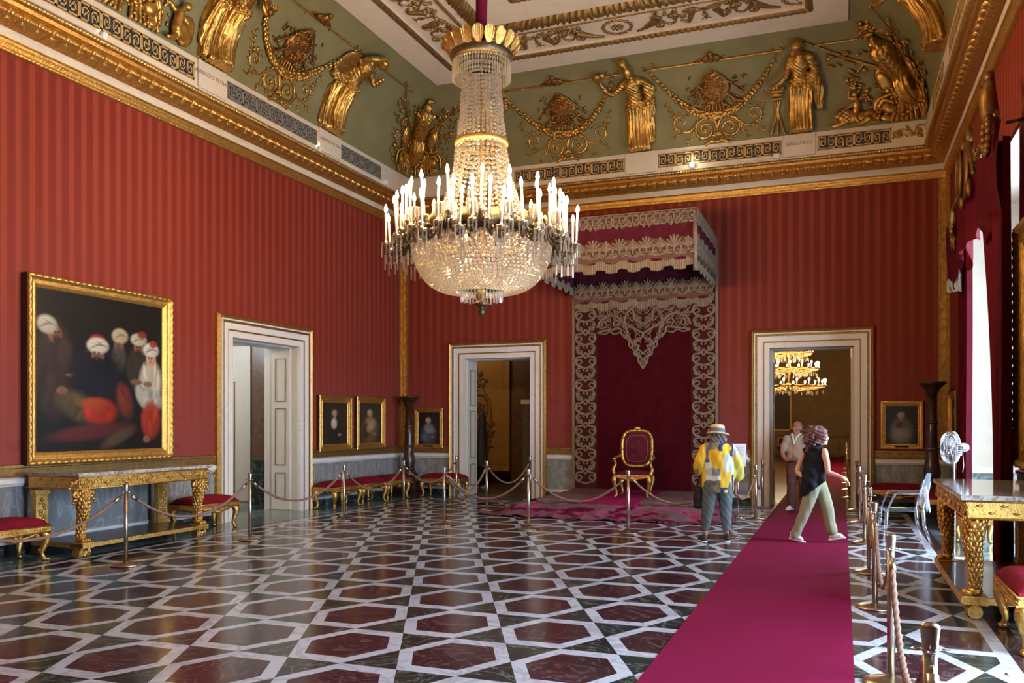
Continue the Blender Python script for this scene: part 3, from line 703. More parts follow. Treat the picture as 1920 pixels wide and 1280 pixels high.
def rod(side, a, b, label):
    bm = nb(); n = 24; tube(bm, [cove(side, a+(b-a)*k/n, 1.68, .03) for k in range(n+1)], .017, 8)
    for k in (.16, .84):
        for q in (-1, 1): ell(bm, cove(side, a+(b-a)*k+q*.03, 1.68, .03), (.03, .03, .03), None, 1)
    tag(obj('stucco_rod', bm, GOLDP, center=True), label, 'rod', 'gilded rods along the cove')
def figure(side, s0, label, items, H=1.0, cols=None, name='gilded_figure', extra=None, fold=(60, .014), mirror=1, voxel=.0145):
    """draped stucco woman, feet on the frieze, bent with the cove"""
    def df(c, n):
        x, y, z = c
        if .02 < y < 1.36 and z > 0:
            k = fold[1]*(1.15 if y < .95 else .7)
            w = (sin(x*fold[0]*1.7+2.2*sin(y*4+x*3))+.5*sin(x*fold[0]*3.1+4*y)) if y < .95 else sin((x*.8+y)*fold[0]*1.3+x*9)
            if .78 < y < 1.0: w += 1.2*sin((y*1.0+abs(x)*.8)*95)*max(0, 1-abs(y-.9)*9)
            c = c+n*(k*w)
        return c
    bm = blob(items, voxel, 2, df)
    H *= 1.13
    for v in bm.verts:
        y = max(v.co.y, .012*abs(sin(v.co.x*40))); fl = 1+.22*max(0, .5-y)   # hems spread a little and stop at the frieze
        v.co = cove(side, s0+mirror*v.co.x*H*.97*fl*(-1 if side == 'R' else 1), y*H, v.co.z*H)
    o = obj(name, bm, GOLDP, center=True); tag(o, label, 'statue', 'gilded figures standing on the frieze')
    return o
BODY = [('c', [(0, .06, .06), (0, .45, .07), (0, .88, .08)], [.2, .17, .17]), ('c', [(-.09, .05, .1), (-.08, .5, .12), (-.06, .9, .1)], [.09, .11, .12]), ('c', [(.1, .04, .08), (.1, .45, .1), (.08, .85, .1)], [.1, .1, .12]),
        ('c', [(0, .9, .08), (0, 1.1, .08), (0, 1.3, .09)], [.16, .14, .15]), ('e', (0, 1.36, .08), (.2, .075, .09)), ('e', (-.07, 1.24, .18), (.06, .06, .05)), ('e', (.07, 1.24, .18), (.06, .06, .05)), ('c', [(0, 1.38, .1), (0, 1.52, .12)], [.055, .05]),
        ('e', (-.1, .02, .17), (.05, .03, .09)), ('e', (.09, .02, .15), (.05, .03, .09))]
def head(x, y, z, yaw=0):
    f = Vector((sin(yaw), 0, cos(yaw)))
    c = Vector((x, y, z)); return [('e', c, (.075, .1, .085)), ('e', c+f*.08+Vector((0, -.01, 0)), (.018, .03, .02)), ('e', c+f*.06+Vector((0, -.055, 0)), (.035, .03, .03)), ('e', c-f*.02+Vector((0, .05, 0)), (.09, .06, .09)), ('e', c-f*.1+Vector((0, .02, 0)), (.05, .05, .05))]
def hand(p, d):
    p = Vector(p); d = Vector(d).normalized(); s_ = d.cross(Vector((0, 0, 1))); out = [('e', p, (.035, .035, .025))]
    for k in range(4): out.append(('c', [p+s_*(k-1.5)*.02, p+s_*(k-1.5)*.024+d*.075], [.012, .009]))
    return out+[('c', [p-s_*.03, p-s_*.05+d*.04], [.012, .01])]
def arm(*p): return [('c', list(p), [.06, .05, .035] if len(p) == 3 else [.06, .04])]
# far wall, beside the centre: tall crown, bent arm raised with flowers, other hand on the hip
figure('F', -3.9, 'gilded draped woman wearing a tall crown, one bent arm holding flowers, on the far wall', BODY+head(-.02, 1.61, .15)+[('c', [(-.06, 1.68, .13), (-.07, 1.83, .12)], [.06, .085])]+arm((-.17, 1.33, .1), (-.4, 1.17, .14), (-.56, 1.42, .14))+hand((-.57, 1.44, .14), (-.3, 1, 0))+arm((.18, 1.34, .1), (.36, 1.14, .1), (.19, .96, .16))+hand((.17, .95, .18), (-1, -.2, .2))+[('c', [(.24, 1.2, .1), (.27, .9, .08), (.22, .5, .08), (.22, .2, .06)], [.07, .08, .09, .07]), ('e', (-.6, 1.56, .12), (.1, .09, .06)), ('e', (-.5, 1.6, .12), (.07, .07, .05))])
# far wall right: head turned down to the tripod
figure('F', -.74, 'gilded draped woman with a turreted crown reaching down to the tripod on the far wall', BODY+head(-.05, 1.58, .16, -1.1)+[('e', (-.04, 1.68, .14), (.1, .06, .1))]+arm((-.17, 1.3, .12), (-.24, 1.06, .2), (-.4, .93, .2))+hand((-.42, .91, .2), (-.8, -.7, 0))+[('c', [(.17, 1.33, .1), (.24, 1.1, .12), (.16, .92, .18)], [.07, .07, .05]), ('c', [(.22, 1.05, .14), (.28, .75, .13), (.31, .4, .1)], [.08, .09, .06])], fold=(66, .016))
# left wall
figure('L', 10.92, 'gilded robed woman in flounced skirts leaning over the frieze at upper left', BODY+head(.1, 1.55, .2, .5)+arm((.17, 1.3, .1), (.36, 1.05, .2), (.3, 1.2, .3))+hand((.29, 1.22, .31), (-.3, 1, 0))+arm((-.17, 1.32, .1), (-.3, 1.1, .15), (-.12, .95, .22))+[('c', [(-.2, 1.2, .1), (-.27, .9, .08), (-.26, .5, .06), (-.22, .1, .04)], [.08, .1, .09, .07])], H=1.08, fold=(78, .02))
figure('L', 14.2, 'gilded woman raising her arms beside an oval shield on the left wall', BODY+head(.12, 1.57, .18, .8)+arm((-.16, 1.33, .1), (-.2, 1.55, .2), (.02, 1.7, .2))+arm((.17, 1.32, .1), (.3, 1.15, .22), (.26, 1.4, .3))+[('e', (-.36, 1.12, .07), (.2, .3, .05)), ('c', [(-.2, .95, .05), (-.26, .6, .05), (-.26, .1, .04)], [.06, .08, .08])], H=1.05, fold=(70, .018))
figure('F', -7.03, 'gilded draped woman on the far wall half hidden behind the chandelier column', BODY+head(0, 1.61, .15)+arm((-.17, 1.33, .1), (-.32, 1.1, .14), (-.16, .95, .2))+arm((.18, 1.34, .1), (.33, 1.14, .12), (.42, 1.4, .14)))
figure('R', 14.2, 'gilded draped woman leaning from the right-hand cove above the window', BODY+head(-.1, 1.57, .18, -.6)+arm((-.17, 1.33, .1), (-.4, 1.25, .2), (-.6, 1.4, .2))+arm((.18, 1.34, .1), (.3, 1.1, .2), (.1, 1.0, .25)), H=1.08, fold=(72, .02))
# tripod with a brazier at the right-hand figure's side
R = Relief()
for a, b in ((-.13, -.08), (0, 0), (.13, .08)): R.stroke([(a, 0), (b*.2, .45), (b*.9, .75)], [.016, .012], .08)
R.stroke([(-.1, .72), (.1, .72)], .03, .1); R.lump((0, .8), (.12, .05), .1); R.lump((0, .87), (.13, .03), .1)
for k in range(9): R.leaf(((k-4)*.025, .88), pi/2+random.uniform(-.5, .5), .1, .4, .1)
R.lay('stucco_tripod', 'F', -1.17, 0, 'gilded tripod with a small brazier beside the figure on the far wall', 'tripod')
for s0, side, lb in ((-2.33, 'F', 'gilded round trophy between the two far-wall figures'), (-5.47, 'F', 'gilded round trophy just right of the chandelier column'), (12.56, 'L', 'gilded oval trophy between the two left-wall figures')):
    trophy(side, s0, lb)
scrollwork('F', -2.33, 'gilded double scroll between the two far-wall figures'); scrollwork('F', -5.47, 'gilded double scroll just right of the chandelier column'); scrollwork('L', 12.56, 'gilded double scroll below the left-wall trophy')
garland('F', -2.33, 1.2, 'gilded laurel garland swagged below the trophy between far-wall figures'); garland('F', -5.47, 1.2, 'gilded laurel garland beside the chandelier column'); garland('L', 12.56, 1.25, 'gilded laurel garland swagged on the left-hand cove')
R_ = [('F', -6.6, -4.1, 'gilded rod above the trophy beside the chandelier column'), ('F', -3.65, -1.0, 'gilded rod between the two far-wall figures'), ('F', -.5, .35, 'short gilded rod from the right-hand figure to the corner trophy'), ('L', 11.2, 14.0, 'gilded rod between the two left-wall figures'), ('L', 14.45, 15.95, 'gilded rod from the shield figure to the far-left corner')]
for q in R_: rod(*q)
def cherub(side, s0, b0, label, items, mir=1, S=1.):
    bm = blob(items, .014, 2)
    for v in bm.verts: v.co = cove(side, s0+mir*v.co.x*S, b0+v.co.y*S, v.co.z*S)
    o = obj('gilded_cherub', bm, GOLDP, center=True); tag(o, label, 'cherub', 'gilded cherubs on the frieze'); return o
def wings(x, y): return [('c', [(x, y, .06), (x+.1, y+.1, .04), (x+.2, y+.02, .03)], [.035, .04, .02]), ('c', [(x, y-.02, .05), (x+.1, y+.02, .03), (x+.15, y-.06, .03)], [.03, .03, .02])]
cherub('F', .24, .16, 'small gilded cherub astride the lion, one arm raised', [('c', [(0, .12, .12), (.01, .28, .12), (0, .36, .12)], [.07, .065, .05]), ('e', (-.03, .46, .13), (.06, .065, .06)), ('c', [(-.04, .36, .12), (-.13, .42, .12), (-.12, .55, .12)], [.03, .025, .02]), ('c', [(0, .34, .15), (-.08, .24, .18), (-.16, .2, .18)], [.03, .025, .02]), ('c', [(.02, .1, .14), (.0, -.02, .18), (.07, -.13, .18)], [.05, .04, .025]), ('e', (.05, -.15, .2), (.05, .02, .03))]+wings(.05, .33))
bm = blob([('e', (0, .16, .09), (.25, .13, .1)), ('e', (.22, .17, .09), (.15, .14, .09)), ('e', (-.22, .22, .1), (.16, .17, .12)), ('e', (-.3, .24, .16), (.08, .09, .08)), ('e', (-.36, .2, .17), (.05, .05, .05)), ('c', [(-.2, .1, .14), (-.34, .03, .15), (-.42, .02, .15)], [.06, .05, .04]), ('c', [(.2, .1, .15), (.1, .03, .17), (.02, .02, .17)], [.08, .05, .04]), ('c', [(.35, .12, .1), (.38, .04, .12), (.2, .02, .16)], [.03, .025, .02])], .014, 1, lambda c, n: c+n*(.014*sin(c.x*70)*sin(c.y*80) if c.x < -.1 and c.y > .08 else 0))
for v in bm.verts: v.co = cove('F', .26+v.co.x, v.co.y, v.co.z)
tag(obj('gilded_lion', bm, GOLDP, center=True), 'gilded crouching lion on the frieze at the far right', 'lion')
cherub('L', 9.98, 0, 'small gilded cherub kneeling beside a disc at upper left', [('c', [(0, .2, .12), (.02, .38, .12), (.02, .48, .12)], [.075, .07, .05]), ('e', (.08, .58, .14), (.065, .07, .065)), ('c', [(.04, .46, .14), (.12, .34, .18), (.22, .3, .18)], [.03, .025, .02]), ('c', [(0, .18, .12), (.06, .08, .16), (.02, .0, .18)], [.05, .045, .03]), ('c', [(0, .18, .1), (-.04, .05, .12), (-.16, .01, .13)], [.05, .045, .03])]+[('c', [(-.02, .44, .06), (-.14, .52, .04), (-.2, .42, .03)], [.035, .04, .02])], 1, 1.05)
R = Relief(); R.lump((0, .26), (.17, .26), .06, .04, -.25); R.lay('stucco_disc', 'L', 10.22, 0, 'gilded oval disc leaning beside the kneeling cherub', 'disc')
# arms and helmets in the corners and at the middle of the left wall
def armour(side, s0, label, seed, corner=False, w=1.0):
    R = Relief(); rn = random.Random(seed)
    bm = blob([('c', [(0, .85, .1), (0, 1.1, .12), (0, 1.35, .11)], [.2, .23, .24]), ('e', (-.22, 1.36, .1), (.1, .09, .09)), ('e', (.22, 1.36, .1), (.1, .09, .09)), ('e', (0, 1.58, .12), (.12, .13, .12)), ('c', [(-.02, 1.68, .1), (.0, 1.78, .1), (.14, 1.72, .08)], [.05, .07, .03]), ('c', [(0, .84, .1), (0, .62, .1), (0, .45, .08)], [.2, .23, .22])], .022, 1, lambda c, n: c+n*(.015*sin(c.x*75) if c.y < .8 else .008*sin(c.y*60)*sin(c.x*50)))
    me = bpy.data.meshes.new('t'); bm.to_mesh(me); bm.free(); R.bm.from_mesh(me); bpy.data.meshes.remove(me)
    for m in (-1, 1):
        R.lump((m*.38*w, .78), (.19, .28), .05, .06, m*.2); R.lump((m*.38*w, .78), (.13, .21), .09, .04, m*.2)
        for k in range(3): R.stroke([(m*.1, .7), (m*(.45+.1*k)*w, 1.15+.08*k), (m*(.72+.09*k)*w, 1.5+.1*k-.25*(2-k))], .016, .06); R.leaf((m*(.72+.09*k)*w, 1.5+.1*k-.25*(2-k)), atan2(.5, m*.4), .16, .3, .06)
        for k in range(70): R.leaf((m*rn.uniform(.2, .95)*w, rn.uniform(.2, 1.5)), rn.uniform(0, 6.3), rn.uniform(.08, .16), .42, rn.uniform(.03, .1))
        R.lump((m*.46*w, .28), (.14, .13), .07); R.stroke([(m*.34*w, .36), (m*.48*w, .44), (m*.6*w, .3)], [.03, .04, .02], .12)
        for k in range(7): R.stroke([(m*(.08+.05*k), .5), (m*(.1+.07*k), .25), (m*(.1+.085*k), .02)], [.03, .035, .03], .05)
        R.lump((m*.55*w, .1), (.1, .08), .06)
        R.stroke([(m*.25, .55), (m*.6*w, .45), (m*.7*w, .12)], [.03, .045, .03], .08)
    for k in range(70): R.leaf((rn.uniform(-.55, .55)*w, rn.uniform(.05, .75)), rn.uniform(0, 6.3), rn.uniform(.08, .15), .5, rn.uniform(.06, .13))
    return R.lay('stucco_arms_trophy', side, s0, 0, label, 'relief', 'gilded trophies of arms on the cove', GOLDP, corner=corner)
armour('FL', 0, 'gilded trophy of armour and shields in the far-left corner of the cove', 11, True, 1.05)
armour('FR', 0, 'gilded trophy of armour, spears and shields in the far-right corner of the cove', 12, True, 1.1)
armour('L', 9.1, 'gilded trophy of helmets and armour cut by the top edge at upper left', 13, False, .85)
R = Relief(); rn = random.Random(4)
for k in range(26): R.leaf((rn.uniform(-.22, .22), rn.uniform(-.1, .12)), rn.uniform(0, 6), .16, .6, .05+.08*rn.random())
R.lump((.18, -.1), (.12, .13), .1); R.lay('stucco_helmet', 'F', .5, 1.98, 'gilded plumed helmet overlapping the ceiling border at the far right', 'helmet')
R = Relief()
R.stroke([(-.25, 0), (-.1, .06), (.05, -.02), (.2, .05)], .02); R.spiral((.2, .02), .1, 1.2, 0, 1, .02); R.spiral((-.2, .0), .08, 1.2, 0, -1, .018)
rn = random.Random(9)
for k in range(20): R.leaf((rn.uniform(-.28, .3), rn.uniform(-.09, .1)), rn.uniform(0, 6), .09, .4)
R.lay('stucco_spray', 'F', 1.15, -.2, 'gilded foliage spray on the white frieze in the far-right corner', 'relief')
# ---------------------------------------------------------------- raised gilt arabesque on the ceiling border
def ceil_rel(side, c0, n0, n1, pitch=3.1):
    R = Relief(); rn = random.Random(21)
    for k in range(n0, n1+1):
        x = c0+k*pitch
        for q in range(14):
            a = 2*pi*q/14
            if side == 'F' or True: R.leaf((x+.27*cos(a), .27*sin(a)), a+1.9, .12, .6, .015)
        for q in range(7): a = 2*pi*q/7; R.leaf((x+.03*cos(a), .03*sin(a)), a, .1, .5, .02)
        R.lump((x, 0), (.04, .04), .03)
        for m in (-1, 1):
            R.stroke([(x+m*.3, -.27), (x+m*.45, -.2), (x+m*.62, -.05), (x+m*.75, .08)], [.015, .03, .06, .085], .02)
            for q in range(16): R.leaf((x+m*(.78+rn.uniform(-.1, .12)), .14+rn.uniform(-.06, .14)), rn.uniform(0, 6), .09, .6, .03)
            R.spiral((x+m*.72, -.2), .1, 1.4, pi/2, -m, .018, 24); R.stroke([(x+m*.62, -.08), (x+m*.72, -.09)], .016)
            R.stroke([(x+m*.8, -.05), (x+m*.9, -.2), (x+m*1.02, -.15), (x+m*1.05, .02)], [.018, .022, .018]); R.spiral((x+m*1.0, .06), .11, 1.5, -pi/2, m, .02, 24); R.spiral((x+m*1.16, -.02), .08, 1.3, pi, -m, .016, 20)
            for q in range(5): R.leaf((x+m*(.98+.03*q), .16), pi/2-m*.3+(q-2)*.25, .2, .25, .02)
            R.stroke([(x+m*1.12, -.12), (x+m*1.25, -.22), (x+m*1.3, -.05), (x+m*1.34, .1)], [.02, .03, .05, .07], .02)
            for q in range(12): R.leaf((x+m*(1.33+rn.uniform(-.09, .09)), .16+rn.uniform(-.04, .12)), rn.uniform(0, 6), .08, .6, .03)
        R.stroke([(x+pitch/2, -.25), (x+pitch/2, .2)], .014)
        for m in (-1, 1): R.leaf((x+pitch/2, .12), pi/2-m*1.1, .2, .4); R.stroke([(x+pitch/2-m*.08, -.25), (x+pitch/2+m*.05, -.12), (x+pitch/2-m*.04, .02)], .01)
    def off(q): return (q.x < cr[0]+1.55 or q.x > cr[1]-.72) if side == 'F' else q.x > cr[3]-.72
    bad = [f for f in R.bm.faces if off(f.calc_center_median())]
    bmesh.ops.delete(R.bm, geom=bad, context='FACES')
    z = ZC+.03
    for v in R.bm.verts:
        a, b, h = v.co; v.co = (a, cr[3]-1.09-b, z-h) if side == 'F' else (cr[0]+1.09+b, a, z-h)
    struct(nexttrim(), R.bm, [GOLDD])
ceil_rel('F', -3.78, -1, 1); ceil_rel('L', 15.08, -2, 0)
# ---------------------------------------------------------------- small spotlights clipped on the ledge
for side, s, lb in (('L', 8.74, 'small lit spotlight on the left ledge, nearer the camera'), ('L', 13.83, 'small lit spotlight on the left ledge by the lettered plaque'), ('F', -2.83, 'small lit spotlight on the far ledge above the canopy')):
    p = Vector(fpt(side, s, .47, 6.86)); t = thing('spotlight', lb, 'spotlight', p, {'L': -pi/2, 'F': 0}[side], 'cornice spotlights')
    bm = nb(); lathe(bm, [(.03, -.03), (.045, -.03), (.05, .05), (.04, .05)], seg=12); bmesh.ops.rotate(bm, verts=bm.verts, matrix=Matrix.Rotation(radians(60), 3, 'X')); obj('housing', bm, WHITE, t)
    bm = nb(); ell(bm, (0, -.055, .02), (.045, .035, .045), None, 2); obj('lens', bm, SPOT, t)
for side, s in (('L', 16.35), ('F', -1.2)):
    bm = nb(); bb(bm, (-.06, -.05, -.03), (.06, .05, .06), 0, .01); o = obj('ledge_box', bm, WHITE, None, fpt(side, s, .44, 6.87)); tag(o, 'small white box on the left ledge near the corner' if side == 'L' else 'small white box on the far ledge by the right-hand plaque', 'box')
# ---------------------------------------------------------------- the great chandelier
def chandelier():
    t = thing('chandelier', 'huge crystal chandelier with a ring of lit candles hanging in the middle of the room', 'chandelier', (-3.9, 9.13, 0))
    rn = random.Random(2)
    def P(r, a, z): return (r*cos(a), r*sin(a), z)
    bm = nb(); tube(bm, [(0, 0, ZC+.02), (0, 0, 8.0), (.0, .0, 7.0), (0, 0, 5.95)], [.085, .075, .075, .06], 14)
    for v in bm.verts:
        a = atan2(v.co.y, v.co.x); v.co.x *= 1+.12*sin(v.co.z*9+3*a); v.co.y *= 1+.12*sin(v.co.z*9+3*a)
    obj('hanging_sleeve', bm, VELVET, t)
    # crown: a rim of fluted shells above a pierced dish fringed with prisms
    bm = nb(); lathe(bm, [(.28, 5.820), (.34, 5.840), (.37, 5.900), (.35, 5.940), (.3, 5.960)], seg=32, ring=True); lathe(bm, [(.03, 5.940), (.33, 5.940), (.33, 5.930), (.03, 5.910)], seg=24); o = obj('crown_rim', bm, BRONZE, t)
    bm = nb()
    for k in range(20):
        a = 2*pi*k/20; d = Vector((cos(a), sin(a), 0)); tn = Vector((-sin(a), cos(a), 0))
        def fn(u, v, d=d, tn=tn):
            w = .066*(.35+.65*sin(min(1, v*1.15)*pi*.62)); x = (u-.5)*2
            rr_ = .36+.10*v-.02*v*v+.016*cos(x*pi*6)*v; z = 5.920+.17*v*(1-.25*x*x)
            return d*rr_+tn*(x*w)+Vector((0, 0, z))
        grid(bm, 14, 7, fn)
    obj('crown_leaves', bm, BRASS if False else GOLD, t, recalc=False)
    bm = nb()
    for r, z, n in ((.33, 5.820, 60), (.29, 5.790, 54), (.25, 5.760, 46)):
        for k in range(n): ell(bm, P(r, 2*pi*k/n, z), (.015, .015, .018), None, 1, smooth=False)
    for k in range(64): a = 2*pi*k/64; box(bm, P(.335, a, 5.710), (.014, .009, .17), a)
    o = obj('crown_prisms', bm, CRYSTAL, t); o['kind'] = 'stuff'
    # column of bead strings, cinched by a gilt band, flaring to the candle ring
    prof = [(5.78, .205), (5.6, .215), (5.2, .245), (4.95, .27), (4.88, .28), (4.7, .30), (4.5, .34), (4.3, .40), (4.1, .48), (3.95, .56)]
    def rad(z):
        for (z1, r1), (z0, r0) in zip(prof, prof[1:]):
            if z0 <= z <= z1: return r0+(r1-r0)*(z-z0)/(z1-z0)
        return prof[-1][1]
    bm = nb(); n = 34
    for k in range(n):
        z = 5.76
        while z > 3.95:
            q = .02 if z > 4.9 else .024; r = rad(z); a = 2*pi*k/n+.02*sin(z*7+k)
            ell(bm, P(r+.006*sin(z*20+k), a, z), (q, q, q*.95), None, 1, smooth=False); z -= .047 if z > 4.9 else .056
    o = obj('column_beads', bm, CRYSTAL, t); o['kind'] = 'stuff'
    bm = nb(); lathe(bm, [(.255, 4.86), (.3, 4.86), (.315, 4.89), (.3, 4.93), (.26, 4.93)], seg=36, ring=True); tube(bm, [(0, 0, 5.95), (0, 0, 3.0)], .018, 8); obj('gilt_band', bm, GOLD, t)
    # candle ring with acanthus
    bm = nb(); lathe(bm, [(.76, 3.74), (.84, 3.75), (.87, 3.79), (.83, 3.84), (.78, 3.86), (.74, 3.83), (.76, 3.74)], seg=64, ring=True)
    for k in range(32):
        a = 2*pi*k/32; d = Vector((cos(a), sin(a), 0)); tn = Vector((-sin(a), cos(a), 0))
        def fn(u, v, d=d, tn=tn, k=k):
            x = (u-.5)*2; w = .075*(.4+.6*sin(v*pi*.8)); rr_ = .85+.06*sin(v*pi)+.01*cos(x*pi*4)
            return d*rr_+tn*(x*w)+Vector((0, 0, 3.76+(.2 if k % 2 else .13)*v*(1-.2*x*x)))
        grid(bm, 8, 5, fn)
    for k in range(6): a = 2*pi*k/6; tube(bm, [P(.8, a, 3.8), P(.4, a, 3.86), P(.02, a, 3.9)], .014, 6)
    obj('candle_ring', bm, BRONZE, t)
    # bowl of beads
    def bz(i): f = i/19; return .78*cos(f*pi/2*.82)**.75+.02, 3.73-.55*sin(f*pi/2)**1.15
    bm = nb()
    for i in range(20):
        r, z = bz(i); q = .029-.006*i/19; m = max(8, int(2*pi*r/(q*2.02)))
        for k in range(m): ell(bm, P(r, 2*pi*(k+.5*(i % 2))/m, z), (q, q, q*.9), None, 1, smooth=False)
    o = obj('bowl_beads', bm, CRYSTAL, t); o['kind'] = 'stuff'
    bm = nb(); lathe(bm, [(.19, 3.2), (.235, 3.2), (.25, 3.235), (.23, 3.25), (.19, 3.25)], seg=32, ring=True)
    for k in range(36): ell(bm, P(.242, 2*pi*k/36, 3.23), (.016, .012, .016), None, 1)
    lathe(bm, [(.01, 3.22), (.05, 3.2), (.075, 3.12), (.05, 3.08), (.09, 3.05), (.1, 3.03), (.05, 3.01), (.03, 3.0), (.035, 2.99), (.02, 2.985)], seg=18)
    o = obj('lower_crown', bm, BRONZE, t)
    bm = nb(); lathe(bm, [(.005, 3.0), (.03, 2.985), (.042, 2.95), (.035, 2.92), (.01, 2.9), (.004, 2.885)], seg=14); obj('finial', bm, BRONZE, o)
    bm = nb()
    for k in range(34): a = 2*pi*k/34; box(bm, P(.238, a, 3.13+.012*(k % 2)), (.022, .012, .13), a)
    o = obj('lower_prisms', bm, PRISM, t); o['kind'] = 'stuff'
    # arms, candles and drops
    arms = nb(); drops = nb(); cand = []
    for j, (da, r, z) in enumerate(((0, 1.10, 3.70), (-.11, .98, 3.80), (.11, .98, 3.80))):      # one three-branched arm, then turned round the ring
        tube(arms, bez([P(.84, da*.4, 3.79), P(.9, da*.6, 3.68-.02*j), P((r+.84)/2, da*.8, 3.62+.06*(j > 0)), P(r-.03, da, z-.11), P(r, da, z-.02)], 5), [.016]*10+[.012]*11, 7)
        ell(arms, P((r+.84)/2, da*.8, 3.66+.06*(j > 0)), (.035, .02, .03), Euler((0, 0, da)), 1)
        for q in range(3): ell(arms, P(.88+.07*q, da*.7, 3.72-.01*q), (.045, .016, .03), Euler((0, .5, da)), 1)
    arm0 = obj('arm', arms, BRONZE, t)
    cc = nb()
    for q in range(10): b = 2*pi*q/10; box(cc, (.92+.06*cos(b), .06*sin(b), 3.93), (.016, .02, .13), b)
    ell(cc, (.92, 0, 4.0), (.06, .06, .012), None, 1)
    cup0 = obj('crystal_cup', cc, CRYSTAL, t)
    for k in range(16):
        a0 = 2*pi*(k+.5)/16
        for src, off in ((arm0, 0), (cup0, .1)):
            o = src if k == 0 else src.copy()
            if k: COL.objects.link(o); o.parent = t
            o.rotation_euler = (0, 0, a0+off)
        for j, (da, r, z, h) in enumerate(((0, 1.10, 3.70, .40), (-.11, .98, 3.80, .44), (.11, .98, 3.80, .44), (.2, .87, 3.92, .46))):
            a = a0+da
            for q in range(6):
                b = 2*pi*q/6; L = .1 if j else .13
                box(drops, (r*cos(a)+.05*cos(b), r*sin(a)+.05*sin(b), z-.03-L/2), (.012, .012, L), b); ell(drops, (r*cos(a)+.05*cos(b), r*sin(a)+.05*sin(b), z-.02), .011, None, 1, smooth=False)
            if j == 0:
                for q in range(4):
                    rr_ = .9+.07*q; L = .12+.02*(q % 2); box(drops, P(rr_, a+.02*(q % 2), 3.53-L/2), (.016, .012, L), a); ell(drops, P(rr_, a+.02*(q % 2), 3.545), .012, None, 1, smooth=False)
            cand.append((r, a, z, h))
    for k in range(40): a = 2*pi*k/40; box(drops, P(.8, a, 3.62-.02*(k % 2)), (.014, .012, .13), a)
    o = obj('drop_prisms', drops, CRYSTAL, t); o['kind'] = 'stuff'
    # candles: one wax stem and one lit bulb each, leaning a little as in life
    cb = nb(); lathe(cb, [(.0135, 0), (.013, .34), (.011, .345)], seg=8); cme = bpy.data.meshes.new('candle'); cb.to_mesh(cme); cb.free(); cme.materials.append(CANDLE)
    pb = nb(); lathe(pb, [(.012, -.04), (.045, -.015), (.05, 0), (.02, .005), (.016, .03)], seg=10); pme = bpy.data.meshes.new('drip_cup'); pb.to_mesh(pme); pb.free(); pme.materials.append(BRASS)
    fb = nb(); lathe(fb, [(.006, 0), (.019, .02), (.021, .037), (.013, .066), (.003, .09)], seg=6); fme = bpy.data.meshes.new('flame_bulb'); fb.to_mesh(fme); fb.free(); fme.materials.append(FLAME)
    for r, a, z, h in cand:
        c = bpy.data.objects.new('candle', cme); COL.objects.link(c); c.parent = t; c.location = P(r, a, z); c.rotation_euler = (rn.uniform(-.07, .07), rn.uniform(-.07, .07), 0); c.scale = (1, 1, h/.40)
        f = bpy.data.objects.new('flame_bulb', fme); COL.objects.link(f); f.parent = c; f.location = (0, 0, .34)
        g = bpy.data.objects.new('drip_cup', pme); COL.objects.link(g); g.parent = c
    return t
chandelier()
def small_chandelier():
    """the many-tiered lit chandelier seen in the gallery beyond the right-hand door"""
    t = thing('gallery_chandelier', 'tiered gilt chandelier with lit bulbs in the gallery beyond the right-hand doorway', 'chandelier', (-1.75, 31.5, 0))
    bm = nb(); tube(bm, [(0, 0, 6.0), (0, 0, 2.8)], .03, 6)
    for R_, z in ((1.22, 2.95), (1.0, 3.55), (.8, 4.1)): lathe(bm, [(R_*.97, z-.03), (R_, z), (R_*.97, z+.03)], seg=36, ring=True)
    for R_, z, n in ((1.22, 2.95, 18), (1.0, 3.55, 16), (.8, 4.1, 12)):
        for k in range(n):
            a = 2*pi*k/n; tube(bm, bez([(.05*cos(a), .05*sin(a), z+.12), (.5*R_*cos(a), .5*R_*sin(a), z-.12), (R_*cos(a), R_*sin(a), z)], 4), .018, 5)
            for q in (0, .2, .4): lathe(bm, [(.05, z+.02), (.06, z+.04), (.02, z+.05)], (R_*cos(a), R_*sin(a), 0), 6)
    obj('frame', bm, GOLDD, t)
    bm = nb(); rn = random.Random(6)
    for R_, z in ((1.22, 2.95), (1.0, 3.55), (.8, 4.1)):
        for k in range(60):
            a = rn.uniform(0, 2*pi); r = R_*rn.uniform(.4, 1); box(bm, (r*cos(a), r*sin(a), z-.14-.1*rn.random()), (.02, .02, .12), a)
    o = obj('drop_prisms', bm, CRYSTAL, t); o['kind'] = 'stuff'
    cb = nb(); tube(cb, [(0, 0, 0), (0, 0, .14)], .022, 6); cm = bpy.data.meshes.new('candle'); cb.to_mesh(cm); cb.free(); cm.materials.append(CANDLE)
    fb = nb(); ell(fb, (0, 0, .17), (.032, .032, .05), None, 1); fm = bpy.data.meshes.new('bulb'); fb.to_mesh(fm); fb.free(); fm.materials.append(FLAME2)
    for R_, z, n in ((1.22, 2.95, 18), (1.0, 3.55, 16), (.8, 4.1, 12)):
        for k in range(n):
            a = 2*pi*k/n+.1
            c = bpy.data.objects.new('candle', cm); COL.objects.link(c); c.parent = t; c.location = (R_*cos(a), R_*sin(a), z+.04)
            f = bpy.data.objects.new('bulb', fm); COL.objects.link(f); f.parent = c
small_chandelier()
